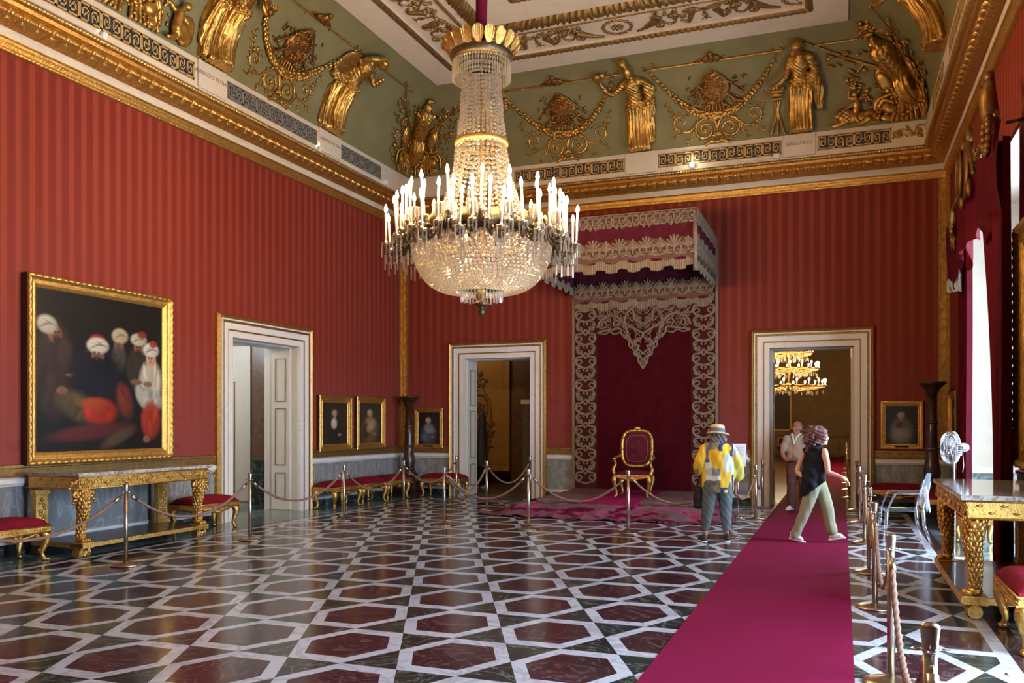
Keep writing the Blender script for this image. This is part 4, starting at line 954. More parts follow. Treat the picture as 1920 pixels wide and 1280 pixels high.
# ---------------------------------------------------------------- stanchions and ropes
def make_post(name, label, loc):
    t = thing(name, label, 'stanchion', loc, 0, 'brass rope stanchions')
    bm = nb(); lathe(bm, [(.16, 0), (.17, .006), (.168, .014), (.12, .026), (.05, .04), (.03, .05)], seg=36); obj('base', bm, BRASS, t)
    bm = nb(); lathe(bm, [(.024, .03), (.024, .865)], seg=20); obj('pole', bm, BRASS, t)
    bm = nb(); lathe(bm, [(.026, .862), (.028, .868), (.0275, .885), (.033, .935), (.032, .942), (.026, .95), (.01, .954)], seg=24); obj('cap', bm, BRASS, t)
    bm = nb()
    lathe(bm, [(.026, .855), (.031, .855), (.031, .862), (.026, .862)], seg=20, ring=True)
    for k in range(4):
        a = pi/2*k; tube(bm, [(cos(a)*.045+.017*cos(b)*cos(a), sin(a)*.045+.017*cos(b)*sin(a), .858+.0) if False else (.045*cos(a)+.016*(cos(b)*cos(a)-sin(b)*sin(a)), .045*sin(a)+.016*(cos(b)*sin(a)+sin(b)*cos(a)), .858) for b in [2*pi*q/12 for q in range(13)]], .0035, 6, False)
    obj('rope_ring', bm, CHROME, t)
    return t
posts = [('S1', -7.79, 7.69, 'brass stanchion in front of the left gilded table'), ('S2', -7.86, 10.02, 'brass stanchion in front of the left-hand doorway'), ('S3', -7.95, 12.63, 'brass stanchion before the first bench of the left row'),
         ('S4', -7.88, 14.64, 'brass stanchion before the dark torchere in the far-left corner'), ('S5', -6.03, 12.58, 'brass stanchion standing out on the floor left of the middle doorway'), ('S6', -7.81, 16.9, 'brass stanchion at the left jamb of the middle doorway'),
         ('S7', -6.31, 15.03, 'brass stanchion in front of the middle doorway opening'), ('S8', -4.57, 12.57, 'brass stanchion before the left corner of the throne dais'), ('S9', -6.25, 17.3, 'brass stanchion at the right jamb of the middle doorway'),
         ('S10', -3.02, 12.72, 'brass stanchion directly in front of the throne'), ('S11', -1.53, 12.83, 'brass stanchion beside the woman in the straw hat'), ('S12', -1.39, 15.28, 'brass stanchion between the dais and the red runner'), ('S13', -1.46, 17.45, 'brass stanchion at the left jamb of the right-hand doorway'),
         ('R1', .26, 17.6, 'brass stanchion at the right jamb of the right-hand doorway'), ('R2', .27, 15.35, 'second brass stanchion from the right-hand doorway along the runner'), ('R3', .29, 12.8, 'brass stanchion right of the runner beside the clear plastic chair'),
         ('R4', .28, 10.28, 'brass stanchion right of the runner, fourth from the doorway'), ('R5', .275, 8.34, 'brass stanchion right of the runner level with the right gilded table'), ('R6', .29, 5.95, 'second nearest brass stanchion right of the runner'), ('R7', .288, 3.33, 'nearest brass stanchion with its cap seen close up at the lower right')]
PO = {}; first = None
for key, x, y, lb in posts:
    if first is None: first = make_post('stanchion', lb, (x, y, 0)); PO[key] = (x, y)
    else: dup(first, (x, y, 0), 0, lb); PO[key] = (x, y)
PO['S0'] = (-7.75, 5.2); PO['R8'] = (.3, 2.1)
def rope(a, b, label, sag=.33, z=.82, r=.0165):
    A = Vector((*PO[a], z)); B = Vector((*PO[b], z)); d = (B-A).normalized(); A += d*.06; B -= d*.06; n = 56 if (A-B).length > 1.6 else 40
    def pt(q): p = A.lerp(B, q); p.z = z-sag*4*q*(1-q)*(1-.25*(4*q*(1-q)-1)**1 if False else 1); return p
    pts = [pt(.045+.91*k/n) for k in range(n+1)]
    bm = nb(); L = sum((p-q).length for p, q in zip(pts, pts[1:]))
    fine = []
    m = int(L/.012)
    for k in range(m+1): fine.append(pt(.045+.91*k/m))
    tube(bm, fine, r, 9, True, None, (3, 11, .16)); c = sum((v.co for v in bm.verts), Vector())/len(bm.verts)
    t = thing('barrier_rope', label, 'rope', (c.x, c.y, c.z), 0, 'twisted brown barrier ropes')
    for v in bm.verts: v.co -= c
    obj('cord', bm, ROPE, t)
    for q0, q1, q2 in ((0, .012, .05), (1, .988, .95)):
        bm = nb(); tube(bm, [pt(q1)-c, pt(q2)-c], [.021, .021], 12); tube(bm, [pt(q0)-c, pt(q1)-c], .006, 6); obj('end_clip', bm, BRASS, t)
ROPES = [('S0', 'S1', 'twisted rope running from the left edge across the foreground stool'), ('S1', 'S2', 'twisted rope across the front of the left gilded table'), ('S2', 'S3', 'twisted rope across the left-hand doorway'), ('S3', 'S4', 'twisted rope in front of the row of red benches'),
         ('S4', 'S6', 'twisted rope in front of the bench in the far-left corner'), ('S5', 'S7', 'rope receding from the left floor stanchion to the one before the middle doorway'), ('S5', 'S8', 'long twisted rope sagging across the middle doorway in front'), ('S7', 'S9', 'rope hanging in the opening of the middle doorway'),
         ('S8', 'S10', 'twisted rope before the left half of the throne dais'), ('S10', 'S11', 'twisted rope from the throne stanchion to the woman in the hat'), ('S11', 'S12', 'rope behind the woman in the straw hat along the dais side'), ('S12', 'S13', 'short-looking rope ending at the right-hand doorway jamb'),
         ('R1', 'R2', 'rope right of the runner nearest the doorway'), ('R2', 'R3', 'rope right of the runner beside the clear chair and beyond'), ('R3', 'R4', 'rope right of the runner in front of the clear chair'), ('R4', 'R5', 'rope right of the runner level with the far legs of the right table'), ('R5', 'R6', 'pale twisted rope right of the runner level with the right table'), ('R6', 'R7', 'pale twisted rope looping between the two nearest stanchions'), ('R7', 'R8', 'dark twisted rope dropping from the nearest stanchion out of the picture')]
for a, b, lb in ROPES: rope(a, b, lb, .36 if a[0] == 'S' else (.62 if b == 'R8' else .40))
# ---------------------------------------------------------------- red runner
bm = nb(); bb(bm, (-1.22, VB+.05, .002), (.075, 45.5, .012)); tag(obj('carpet_runner', bm, RUNNER), 'long crimson carpet runner leading to the right-hand doorway and on into the gallery', 'carpet runner')
for v, lb in ((18.2, ''),): pass
# ---------------------------------------------------------------- benches with gilded lion legs
def bench_leg(sx, sy, w, d):
    bm = nb(); x, y = sx*(w/2-.07), sy*(d/2-.07)
    tube(bm, bez([(x, y, .36), (x+sx*.03, y+sy*.03, .29), (x+sx*.02, y+sy*.02, .2), (x-sx*.005, y, .1), (x+sx*.01, y+sy*.01, .045)], 5), lerpl([.05, .058, .042, .026, .024], 21), 10)
    for k in (-1, 0, 1): ell(bm, (x+sx*.035+.02*k*sy, y+sy*.03, .02), (.024, .02, .02), None, 1)
    ell(bm, (x+sx*.015, y+sy*.01, .03), (.036, .032, .03), None, 1); ell(bm, (x+sx*.03, y+sy*.03, .31), (.035, .035, .05), None, 1)
    return bm
def make_bench(name, label, loc, rz, w=1.0, d=.52, gold=GOLD, legz=None):
    t = thing(name, label, 'bench', loc, rz, 'gilded benches with red velvet seats')
    bm = nb()
    def fn(u, v):
        x, y = (u-.5)*2, (v-.5)*2; e = (1-abs(x)**4)*(1-abs(y)**4); return Vector((x*w*.49, y*d*.48, .445+.095*max(0, e)**.45))
    grid(bm, 22, 12, fn); V = [v for v in bm.verts]
    bb(bm, (-w*.49, -d*.48, .42), (w*.49, d*.48, .447)); obj('seat_cushion', bm, VELVET, t)
    bm = nb(); bb(bm, (-w/2, -d/2, .345), (w/2, d/2, .425), 0, .008)
    for sy in (-1, 1): tube(bm, [(-w/2, sy*d/2, .352), (w/2, sy*d/2, .352)], .01, 6); tube(bm, [(-w/2, sy*d/2, .42), (w/2, sy*d/2, .42)], .008, 6)
    obj('seat_rail', bm, gold, t)
    bm = nb()
    for sy in (-1, 1):
        y = sy*(d/2+.004)
        for x in (-w*.38, 0, w*.38):
            lathe_pts = [(x+.032*cos(2*pi*q/12), y, .385+.026*sin(2*pi*q/12)) for q in range(13)]; tube(bm, lathe_pts, .007, 5); ell(bm, (x, y, .385), .012, None, 1)
            for m in (-1, 1):
                for q in range(3): ell(bm, (x+m*(.06+.04*q), y, .385), (.022, .008, .012-.002*q), None, 1)
        # pierced apron shell in the middle
        for q in range(7): a = -pi/2+(q-3)*.36; ell(bm, (cos(a)*.05, y-sy*.012, .335+sin(a)*.05), (.045, .012, .014), Euler((0, -a, 0)), 1)
        tube(bm, bez([(-w*.3, y-sy*.01, .34), (-w*.2, y-sy*.01, .315), (-w*.1, y-sy*.01, .3), (0, y-sy*.01, .275), (w*.1, y-sy*.01, .3), (w*.2, y-sy*.01, .315), (w*.3, y-sy*.01, .34)], 4), .016, 6)
    obj('carved_ornament', bm, gold, t)
    for sx in (-1, 1):
        for sy in (-1, 1): obj('leg', bench_leg(sx, sy, w, d), gold, t)
    return t
B0 = make_bench('gilded_bench', 'gilded bench with red velvet seat cut by the left edge', (-9.2, 7.17, 0), pi/2)
for loc, rz, lb in (((-9.26, 10.72, 0), pi/2, 'red velvet bench half hidden behind the left gilded table'), ((-9.3, 14.56, 0), pi/2, 'nearest red velvet bench of the row under the two portraits'), ((-9.3, 15.6, 0), pi/2, 'middle red velvet bench of the row under the two portraits'), ((-9.3, 16.62, 0), pi/2, 'last red velvet bench of the left row beside the torchere'),
                   ((-8.42, 17.55, 0), 0, 'red velvet bench under the small portrait of a lady by the middle doorway'), ((.96, 17.55, 0), 0, 'dark red bench under the small portrait right of the right-hand doorway'), ((1.44, 15.85, 0), pi/2, 'red bench against the right wall with one gilded leg catching the light'),
                   ((1.7, 12.95, 0), pi/2, 'dark bench in the window seen beneath the right gilded table'), ((1.42, 7.45, 0), pi/2, 'red velvet bench cut by the right edge in front of the table')): dup(B0, loc, rz, lb)
# ---------------------------------------------------------------- gilded console tables
def make_console(name, label, loc, rz):
    """length along local x, front towards local -y; back against the wall at y=+.45"""
    t = thing(name, label, 'table', loc, rz, 'gilded console tables with marble tops'); L, D, H = 2.36, .92, 1.05
    bm = nb(); box(bm, (0, 0, H-.022), (L, D, .044), 0, 0, None, .008); obj('marble_top', bm, MOSAIC, t)
    bm = nb(); bb(bm, (-L/2+.05, -D/2+.05, H-.2), (L/2-.05, D/2-.02, H-.044), 0, .004)
    for z in (H-.198, H-.052):
        for p, q in (((-L/2+.05, -D/2+.05, z), (L/2-.05, -D/2+.05, z)), ((-L/2+.05, -D/2+.05, z), (-L/2+.05, D/2-.02, z)), ((L/2-.05, -D/2+.05, z), (L/2-.05, D/2-.02, z))): tube(bm, [p, q], .011, 6)
    n = 90
    for k in range(n): ell(bm, (-L/2+.06+(L-.12)*k/(n-1), -D/2+.045, H-.186), .007, None, 1)
    obj('apron', bm, GOLD, t)
    bm = nb(); y = -D/2+.046
    def rosette(x):
        for R_, r in ((.058, .013), (.032, .01)): tube(bm, [(x+R_*cos(2*pi*q/14), y, H-.12+R_*sin(2*pi*q/14)) for q in range(15)], r, 5)
        ell(bm, (x, y, H-.12), .02, None, 1)
    for x in (-L/2+.13, 0, L/2-.13): rosette(x)
    for m in (-1, 1):
        for x0, x1 in ((.1, L/2-.2),):
            P = bez([(m*(x0+(x1-x0)*q/6), y, H-.12+(.04 if q % 2 else -.04)) for q in range(9)], 6); tube(bm, P, .011, 5)
            for q, p in enumerate(P):
                if q % 2 == 0: ell(bm, (p.x, y, p.z+(.018 if q % 4 else -.018)), (.032, .014, .015), Euler((0, .6 if q % 4 else -.6, 0)), 1)
    for sx in (-1, 1):
        for k in range(8): ell(bm, (sx*(L/2-.046), -D/2+.15+.09*k, H-.12+.03*(-1)**k), (.008, .03, .012), None, 1)
    obj('apron_carving', bm, GOLD, t)
    # low stretcher shelf
    bm = nb(); bb(bm, (-L/2+.06, -D/2+.02, .125), (L/2-.06, D/2-.06, .185), 0, .006)
    obj('stretcher', bm, WOODD, t)
    bm = nb(); bb(bm, (-L/2+.05, -D/2+.01, .13), (L/2-.05, -D/2+.028, .182))
    for k in range(80): ell(bm, (-L/2+.08+(L-.16)*k/79, -D/2+.01, .172), .008, None, 1)
    for sx in (-1, 1): bb(bm, (sx*(L/2-.065), -D/2+.01, .13), (sx*(L/2-.05), D/2-.06, .182))
    obj('stretcher_edge', bm, GOLD, t)
    for sx in (-1, 1):
        # front leg: acanthus-clad scroll ending in a lion paw
        bm = nb(); x, y0 = sx*(L/2-.15), -D/2+.13
        P = bez([(x, y0, .83), (x, y0-.01, .74), (x-sx*.015, y0-.02, .6), (x-sx*.02, y0+.0, .46), (x+sx*.005, y0+.0, .33), (x+sx*.005, y0, .22)], 6); tube(bm, P, lerpl([.09, .085, .07, .055, .045, .05], len(P)), 10, True, (1, .85))
        RL = lerpl([.09, .085, .07, .055, .045, .05], len(P))
        for k in range(1, len(P)-2, 2):        # overlapping acanthus leaves wrapped round the leg
            p, r = P[k], RL[k]
            for q in range(9):
                a = 2*pi*q/9+.35*(k//2); d = Vector((cos(a), sin(a)*.85, 0)); ell(bm, p+d*r*.97+Vector((0, 0, -.005)), (r*.3, r*.3, .05), Euler((-sin(a)*.35, cos(a)*.35, 0)), 1)
                if q % 3 == 0: ell(bm, p+d*(r*1.14)+Vector((0, 0, -.045)), (.014, .014, .014), None, 1)
        for m in (-1, 1):
            tube(bm, [(x-sx*.0+m*.11+.045*cos(a)*(1-a/9), y0-.03, .77+.05*sin(a)*(1-a/9)) for a in [q*.55 for q in range(13)]], lerpl([.03, .014], 13), 7)
            for q in range(4): ell(bm, (x+m*(.1+.02*q), y0-.05, .79-.035*q), (.03, .02, .022), None, 1)
        for k in (-1.5, -.5, .5, 1.5): ell(bm, (x+k*.034, y0-.06, .212), (.021, .045, .03), None, 2)
        ell(bm, (x, y0, .225), (.07, .06, .045), None, 2)
        obj('leg', bm, GOLD, t)
        bm = nb(); y1 = -D/2+.1
        box(bm, (x, y1+.02, .155), (.2, .2, .075), 0, 0, None, .006)
        for m in (-1, 1): tube(bm, [(x+m*.02+.055*cos(a)*(1-a/8.5)*m, y1-.03, .062+.055*sin(-a+1.6)*(1-a/8.5)) for a in [q*.5 for q in range(14)]], lerpl([.022, .012], 14), 7)
        tube(bm, [(x-.09, y1+.02, .06), (x+.09, y1+.02, .06)], .058, 14)
        for q in range(5): ell(bm, (x-.07+.035*q, y1-.035, .075), (.016, .02, .03), None, 1)
        obj('scroll_foot', bm, GOLD, t)
        # flat gilded pilaster at the back
        bm = nb(); yb = D/2-.1; bb(bm, (x-.09, yb-.04, .185), (x+.09, yb+.05, .83), 0, .005); bb(bm, (x-.105, yb-.055, .76), (x+.105, yb+.05, .83), 0, .005); bb(bm, (x-.105, yb-.055, .185), (x+.105, yb+.05, .24), 0, .005)
        for k in range(12): ell(bm, (x+.035*sin(k*1.7), yb-.042, .3+.036*k), (.03, .012, .024), Euler((0, k*.9, 0)), 1)
        obj('back_pilaster', bm, GOLD, t)
        bm = nb(); tube(bm, [(x-.08, yb, .065), (x+.08, yb, .065)], .06, 12); obj('bun_foot', bm, GILTDARK, t)
    return t
TL = make_console('console_table', 'gilded console table with marble top under the large painting on the left', (-9.1, 8.98, 0), pi/2)
dup(TL, (1.39, 9.27, 0), -pi/2, 'gilded console table with marble top cut by the right edge')
# ---------------------------------------------------------------- torcheres
def torchere(label, loc, H):
    t = thing('torchere', label, 'torchere', loc, 0, 'dark wooden torcheres in the corners')
    bm = nb(); bb(bm, (-.28, -.28, 0), (.28, .28, .1), 0, .01); bb(bm, (-.25, -.25, .1), (.25, .25, .32), 0, .01); lathe(bm, [(.28, .32), (.2, .36), (.16, .42), (.2, .47), (.22, .52), (.12, .6)], seg=24); obj('base', bm, WOODD, t)
    bm = nb(); lathe(bm, [(.11, .58), (.13, .66), (.15, .8), (.12, .95), (.1, H*.45), (.09, H*.6), (.08, H-.25)], seg=24)
    obj('shaft', bm, WOODD, t)
    bm = nb()
    for z, r in ((.62, .135), (H*.5, .12), (H*.7, .1)):
        if z > .7: obj('collar', bm, BRONZE, t); bm = nb()
        lathe(bm, [(r-.02, z-.03), (r, z-.02), (r+.01, z), (r, z+.02), (r-.02, z+.03)], seg=24)
    obj('collar', bm, BRONZE, t)
    bm = nb(); lathe(bm, [(.08, H-.27), (.1, H-.2), (.13, H-.12), (.2, H-.06), (.24, H-.03), (.24, H), (.05, H)], seg=28); obj('top', bm, WOODD, t)
    return t
torchere('tall dark wooden torchere in the far-left corner of the room', (-9.3, 17.52, 0), 2.28); torchere('tall dark torchere in the shadowed far-right corner', (1.5, 17.0, 0), 2.4)
# ---------------------------------------------------------------- throne, dais and canopy
def scroll_cloth(name, base, galloon): pass
dt = thing('throne_dais', 'low throne platform covered with worn crimson carpet and silver galloon', 'dais', (-3.85, 16.2, 0))
FADEDC = pmat('faded_crimson_cloth', lin(128, 62, 80), .9, 0, .25, 3, .3, 60, .1, 0, 0)
MAUVE = pmat('worn_galloon_carpet', lin(112, 84, 84), .9, .05, .3, 9, .3, 70, .15)
PINKC = pmat('bright_crimson_cloth', lin(140, 24, 74), .9, 0, .25, 3, .3, 40, .1, 0, 0)
bm = nb(); bb(bm, (-1.75, -1.35, .0), (1.6, 1.7, .17), 0, .02); bb(bm, (-1.55, -.95, .17), (1.45, 1.7, .255), 0, .03); obj('platform', bm, MAUVE, dt)
def apronfn(u, v):      # the cloth spreads out over the floor in rumpled folds on three sides
    s = u*3; k = min(2, int(s)); f = s-k; C = [(-1.6, 1.7), (-1.72, -1.32), (1.6, -1.32), (1.52, 1.7)]
    a, b = Vector(C[k]), Vector(C[k+1]); p = a.lerp(b, f); nrm = [Vector((-1, 0)), Vector((0, -1)), Vector((1, 0))][k]
    if k == 1: nrm = (Vector((-.75*(1-f)**6+.45*f**6, -1)))
    elif k == 0: nrm = Vector((-1, -.35*f**3))
    else: nrm = Vector((1, -.5*(1-f)**4))
    L = [.15+.6*f**2, .72, .55*(1-f)+.1][k]; w = .026*sin(u*60+2*sin(u*23)+3*v)+.018*sin(u*141+5*v)+.012*sin(u*263-4*v)
    q = p+nrm*(v*L*(1+.1*sin(u*17)+.05*sin(u*67))); z = .19*(1-v)**2.2+.018+w*(v*(1.3-v))*2.2
    return Vector((q.x, q.y, max(.006, z)))
bm = nb(); grid(bm, 260, 16, apronfn)
fc = obj('floor_cloth', bm, [attr_mat('worn_carpet_cloth', .92, 0, .1, .35, 50)], dt, recalc=False)
from mathutils import noise as mnoise
def clothcol(c):
    a = mnoise.noise(Vector((c.x*2.2, c.y*5, c.z*14))); b = mnoise.noise(Vector((c.x*6+9, c.y*14, c.z*20)))
    P_, M_, D_ = lin(146, 60, 92), lin(104, 78, 80), lin(84, 16, 40)
    q = M_ if a < -.08 else (P_ if a < .22 else D_)
    return [x*(1+.35*b) for x in q]
paint(fc.data, clothcol)
bm = nb(); bb(bm, (-.62, -1.28, .171), (.42, 1.6, .259)); bb(bm, (-.62, -1.362, .02), (.42, -1.345, .172)); obj('centre_strip', bm, PINKC, dt)
bm = nb(); rn = random.Random(8)
for m, x0, x1 in ((-1, -1.7, -.66), (1, .5, 1.55)):      # bold appliqué scrolls along the front edge of the platform
    for k in range(4):
        x = x0+(x1-x0)*(k+.5)/4; R_ = .13
        tube(bm, [(x+R_*cos(a)*(1-a/9), -1.15+1.5*R_*sin(a)*(1-a/9), .178) for a in [q*.5+k for q in range(13)]], .028, 6, True, (1, .35)); tube(bm, [(x-.13, -1.0, .178), (x, -1.22, .178), (x+.13, -1.05, .178)], .026, 6, True, (1, .35))
tube(bm, [(-1.74, -1.345, .165), (1.6, -1.345, .165)], .014, 6)
obj('applique_scrolls', bm, SILVER, dt)
bm = nb(); grid(bm, 120, 3, lambda u, v: Vector((-1.95+3.95*u+.05*sin(u*30), -1.98-.12*v+.05*sin(u*41)+(.1 if .1 < u < .4 else 0), .02+.012*sin(u*220)*v+.01*sin(u*37)))); obj('hem_fringe', bm, FADEDC, dt)
# backcloth with applied arabesques, hung flat on the far wall
bt = thing('throne_backcloth', 'dark crimson velvet hanging behind the throne with silvery arabesque borders', 'hanging', (-3.92, VF-.085, .26))
bw, bh = 1.53, 5.0
bm = nb(); bb(bm, (-bw, -.01, 0), (bw, .03, bh)); obj('velvet', bm, VELVETD, bt)
BORD = pmat('border_velvet', lin(74, 26, 24), .9, 0, .25, 8, .1, 60, .1)
bm = nb()
for m in (-1, 1):
    a, b = sorted((m*bw, m*(bw-.53))); bb(bm, (a, -.02, 0), (b, -.008, bh))
bb(bm, (-bw, -.0195, 3.35), (bw, -.008, bh)); obj('border_ground', bm, BORD, bt)
bm = nb()
for m in (-1, 1):
    bb(bm, (m*bw-.03, -.03, 0), (m*bw+.03, -.012, bh))
obj('border_braid', bm, SILVER, bt)
bm = nb(); Yg = -.026
def st(pts, r): tube(bm, [(p.x, Yg, p.y) for p in bez([(a, b, 0) for a, b in pts], 5)], r, 6, True, (1, .35)) if False else tube(bm, [(p.x, Yg, p.y) for p in bez([(a, b, 0) for a, b in pts], 5)], lerpl(r, (len(pts)-1)*5+1) if isinstance(r, list) else r, 6, True)
def curl(x, z, R_, a0, sg, r, turns=1.15):
    tube(bm, [(x+R_*(1-q/22)*cos(a0+sg*q*.36*turns), Yg, z+R_*(1-q/22)*sin(a0+sg*q*.36*turns)) for q in range(18)], lerpl([r, r*.6], 18), 6)
for m in (-1, 1):
    xc = m*(bw-.27)
    for k in range(8):
        z = .1+k*.5
        for q in (-1, 1):
            curl(xc+q*.13, z+.12, .09, -pi/2, q, .027); curl(xc+q*.12, z+.36, .085, pi/2, -q, .024)
            st([(xc, z), (xc+q*.1, z+.03), (xc+q*.21, z+.1), (xc+q*.2, z+.22), (xc+q*.08, z+.25), (xc, z+.33)], [.022, .03, .026, .028]); st([(xc, z+.2), (xc+q*.06, z+.28), (xc+q*.2, z+.42), (xc+q*.14, z+.5), (xc, z+.5)], [.02, .028, .022])
            st([(xc+q*.02, z+.42), (xc+q*.05, z+.46), (xc+q*.0, z+.5)], .02)
# lambrequin: interlaced strapwork tapering to a point
for m in (-1, 1):
    for pts, r in (([(0, 2.58), (m*.06, 2.68), (0, 2.76)], .02), ([(0, 2.76), (m*.16, 2.88), (m*.1, 3.02), (m*.24, 3.1), (m*.3, 3.24)], .026), ([(0, 2.86), (m*.08, 2.95), (m*.2, 2.95), (m*.22, 3.1), (m*.05, 3.2), (0, 3.3)], .024),
                   ([(m*.3, 3.24), (m*.46, 3.3), (m*.5, 3.42), (m*.7, 3.4), (m*.98, 3.36)], .026), ([(0, 3.3), (m*.2, 3.42), (m*.4, 3.56), (m*.3, 3.8), (m*.1, 3.9), (0, 4.05)], .03), ([(m*.34, 3.3), (m*.4, 3.5), (m*.62, 3.7), (m*.9, 3.62), (m*1.0, 3.45)], .028),
                   ([(0, 3.5), (m*.18, 3.6), (m*.22, 3.78), (m*.5, 3.95), (m*.75, 3.82)], .028), ([(m*.2, 3.9), (m*.35, 4.1), (m*.6, 4.12), (m*.66, 3.95), (m*.85, 3.9), (m*1.0, 4.05), (m*1.2, 4.0)], .028), ([(m*.1, 4.1), (m*.2, 4.0), (m*.36, 4.02), (m*.44, 4.25)], .026), ([(m*.8, 3.7), (m*1.05, 3.72), (m*1.1, 3.9), (m*1.3, 4.2)], .026)):
        st(pts, r)
    for x, z, R_, a0, sg in ((.12, 2.86, .055, 0, 1), (.16, 3.12, .06, pi, -1), (.36, 3.46, .075, 0, 1), (.14, 3.66, .08, pi, 1), (.56, 3.54, .09, -1, 1), (.82, 3.5, .085, 2, -1), (.52, 3.84, .09, 0, -1), (.78, 4.02, .09, 1, 1), (.24, 4.15, .08, 2, 1), (1.0, 3.9, .08, 0, 1)):
        curl(m*x, z, R_, a0 if m > 0 else pi-a0, sg*m, .022)
z = 2.72; row = 0
while z < 4.3:
    hw = min((z-2.6)*.62, .34+(z-2.72)*.3) if z < 3.42 else .98
    nn = max(1, int(hw/.15))
    for k in range(nn):
        for m in (-1, 1):
            x = m*(k+.5)*hw/nn; curl(x, z, .06, (0, pi/2, pi)[(row+k) % 3] if m > 0 else pi-(0, pi/2, pi)[(row+k) % 3], m*(1 if (row+k) % 2 else -1), .014, 1.3); st([(x-.05*m, z-.07), (x+.02*m, z-.02), (x+.08*m, z+.05), (x+.06*m, z+.1)], .012)
    z += .15; row += 1
for m in (-1, 1):      # scalloped lower edge of the strapwork
    st([(0, 2.55), (m*.05, 2.64), (m*.1, 2.7), (m*.1, 2.8), (m*.19, 2.86), (m*.2, 2.96), (m*.29, 3.03), (m*.31, 3.16), (m*.42, 3.24), (m*.5, 3.33), (m*.62, 3.3), (m*.72, 3.36), (m*.84, 3.31), (m*1.0, 3.35)], .02)
obj('arabesques', bm, SILVER, bt)
# canopy: flat tester with fringed valances
ct = thing('throne_canopy', 'throne canopy with silver-embroidered velvet valances projecting from the far wall', 'canopy', (-3.93, VF-.06, 5.5))
cw, cdp = 1.5, 2.55; LACE = pmat('lace_ground', lin(108, 74, 62), .85, .05, .35, 40, .3, 120, .1)
bm = nb(); bb(bm, (-cw, -cdp, -.04), (cw, 0, .02)); obj('tester', bm, BORD, ct)
def valance(nm, fn_pt, length, drop, m=SILVER):
    """scalloped cloth with galloon bands; fn_pt(s, z, out)"""
    def scal(s): q = abs(((s/.42) % 1)-.5)*2; return drop-.05*(1 if q > .55 else 0)-.03*q
    bm = nb(); n = int(length/.035)
    grid(bm, n, 8, lambda u, v: fn_pt(u*length, -v*scal(u*length), .012*sin(u*length*19)*v))
    o = obj(nm, bm, MAROON if m is SILVER else m, ct, recalc=False)
    bm = nb()
    def S(pts, r): tube(bm, [fn_pt(p.x, p.y, .028) for p in bez([(a, b, 0) for a, b in pts], 4)], r, 6)
    for z0, r in ((-.02, .012), (-.19, .012)): S([(0, z0), (length, z0)], r)
    def leaf(s_, z_, ang, L_, w_): S([(s_, z_), (s_+.5*L_*cos(ang), z_+.5*L_*sin(ang)), (s_+L_*cos(ang), z_+L_*sin(ang))], [w_*.4, w_, w_*.2] if False else w_)
    m_ = max(1, round(length/.5)); st_ = length/m_
    for k in range(m_):
        for half in (0, 1):
            s0_ = (k+.25+.5*half)*st_; up = 1. if half == 0 else .62
            for q in (-1, 1):      # hanging scrolls of the upper lace
                S([(s0_, -.08), (s0_+q*.06, -.05), (s0_+q*.11, -.09), (s0_+q*.09, -.15), (s0_+q*.04, -.14)], .02); S([(s0_+q*.02, -.2), (s0_+q*.07, -.25), (s0_+q*.12, -.2), (s0_+q*.1, -.16)], .019); leaf(s0_+q*.02, -.22, -pi/2+q*.5, .08*up, .02)
                # the wide lower lace: palmettes and curling leaves packed together
                for a_, L_ in ((.35, .17), (.8, .15), (1.25, .13)): leaf(s0_, -drop+.26, pi/2-q*a_, L_*up+.03, .022)
                S([(s0_+q*.02, -drop+.24), (s0_+q*.09, -drop+.28), (s0_+q*.13, -drop+.22), (s0_+q*.1, -drop+.17), (s0_+q*.05, -drop+.19)], .02); S([(s0_+q*.03, -drop+.15), (s0_+q*.08, -drop+.13), (s0_+q*.14, -drop+.17)], .02)
            S([(s0_, -.08), (s0_, -.2)], .022); S([(s0_, -drop+.16), (s0_, -drop+.38)], .024); leaf(s0_, -drop+.36, pi/2, .1*up, .026)
    P = []
    for k in range(n+1): P.append(fn_pt(k/n*length, -scal(k/n*length)+.11, .02))
    tube(bm, P, .018, 6)
    obj('galloon', bm, SILVER, o)
    bm = nb(); grid(bm, n, 2, lambda u, v: fn_pt(u*length, -drop+.36+.06*abs(sin(u*length*2*pi))-(.36-.02+.06)*v*(1 if v < .9 else .9), .016)); grid(bm, n, 1, lambda u, v: fn_pt(u*length, -.02-.2*v-.05*v*abs(sin(u*length*2*pi)), .016)); obj('lace_ground', bm, LACE, o)
    bm = nb(); n2 = n*3
    grid(bm, n2, 2, lambda u, v: fn_pt(u*length, -scal(u*length)-.17*v-(.012*sin(u*n2*2.4)*v), .012*sin(u*n2*1.9)))
    obj('fringe', bm, pmat('silver_fringe', lin(138, 116, 92), .8, .1, .3, 60), o)
    return o
valance('front_valance', lambda s, z, o: Vector((-cw+s, -cdp-o, z)), 2*cw, .92)
valance('side_valance', lambda s, z, o: Vector((cw+o, -cdp+s, z)), cdp, .92)
valance('side_valance', lambda s, z, o: Vector((-cw-o, -cdp+s, z)), cdp, .92)
def bv(s, z, o): return Vector((-cw+.04+s, -.12-o, z-.28))
valance('rear_valance', bv, 2*cw-.08, 1.0)
for sx in (-1, 1): bm = nb(); tube(bm, [(sx*cw, -cdp, 0), (sx*cw, -cdp-.02, -.5), (sx*cw, -cdp, -1.12)], [.03, .045, .04], 8); obj('corner_tassel', bm, SILVER, ct)
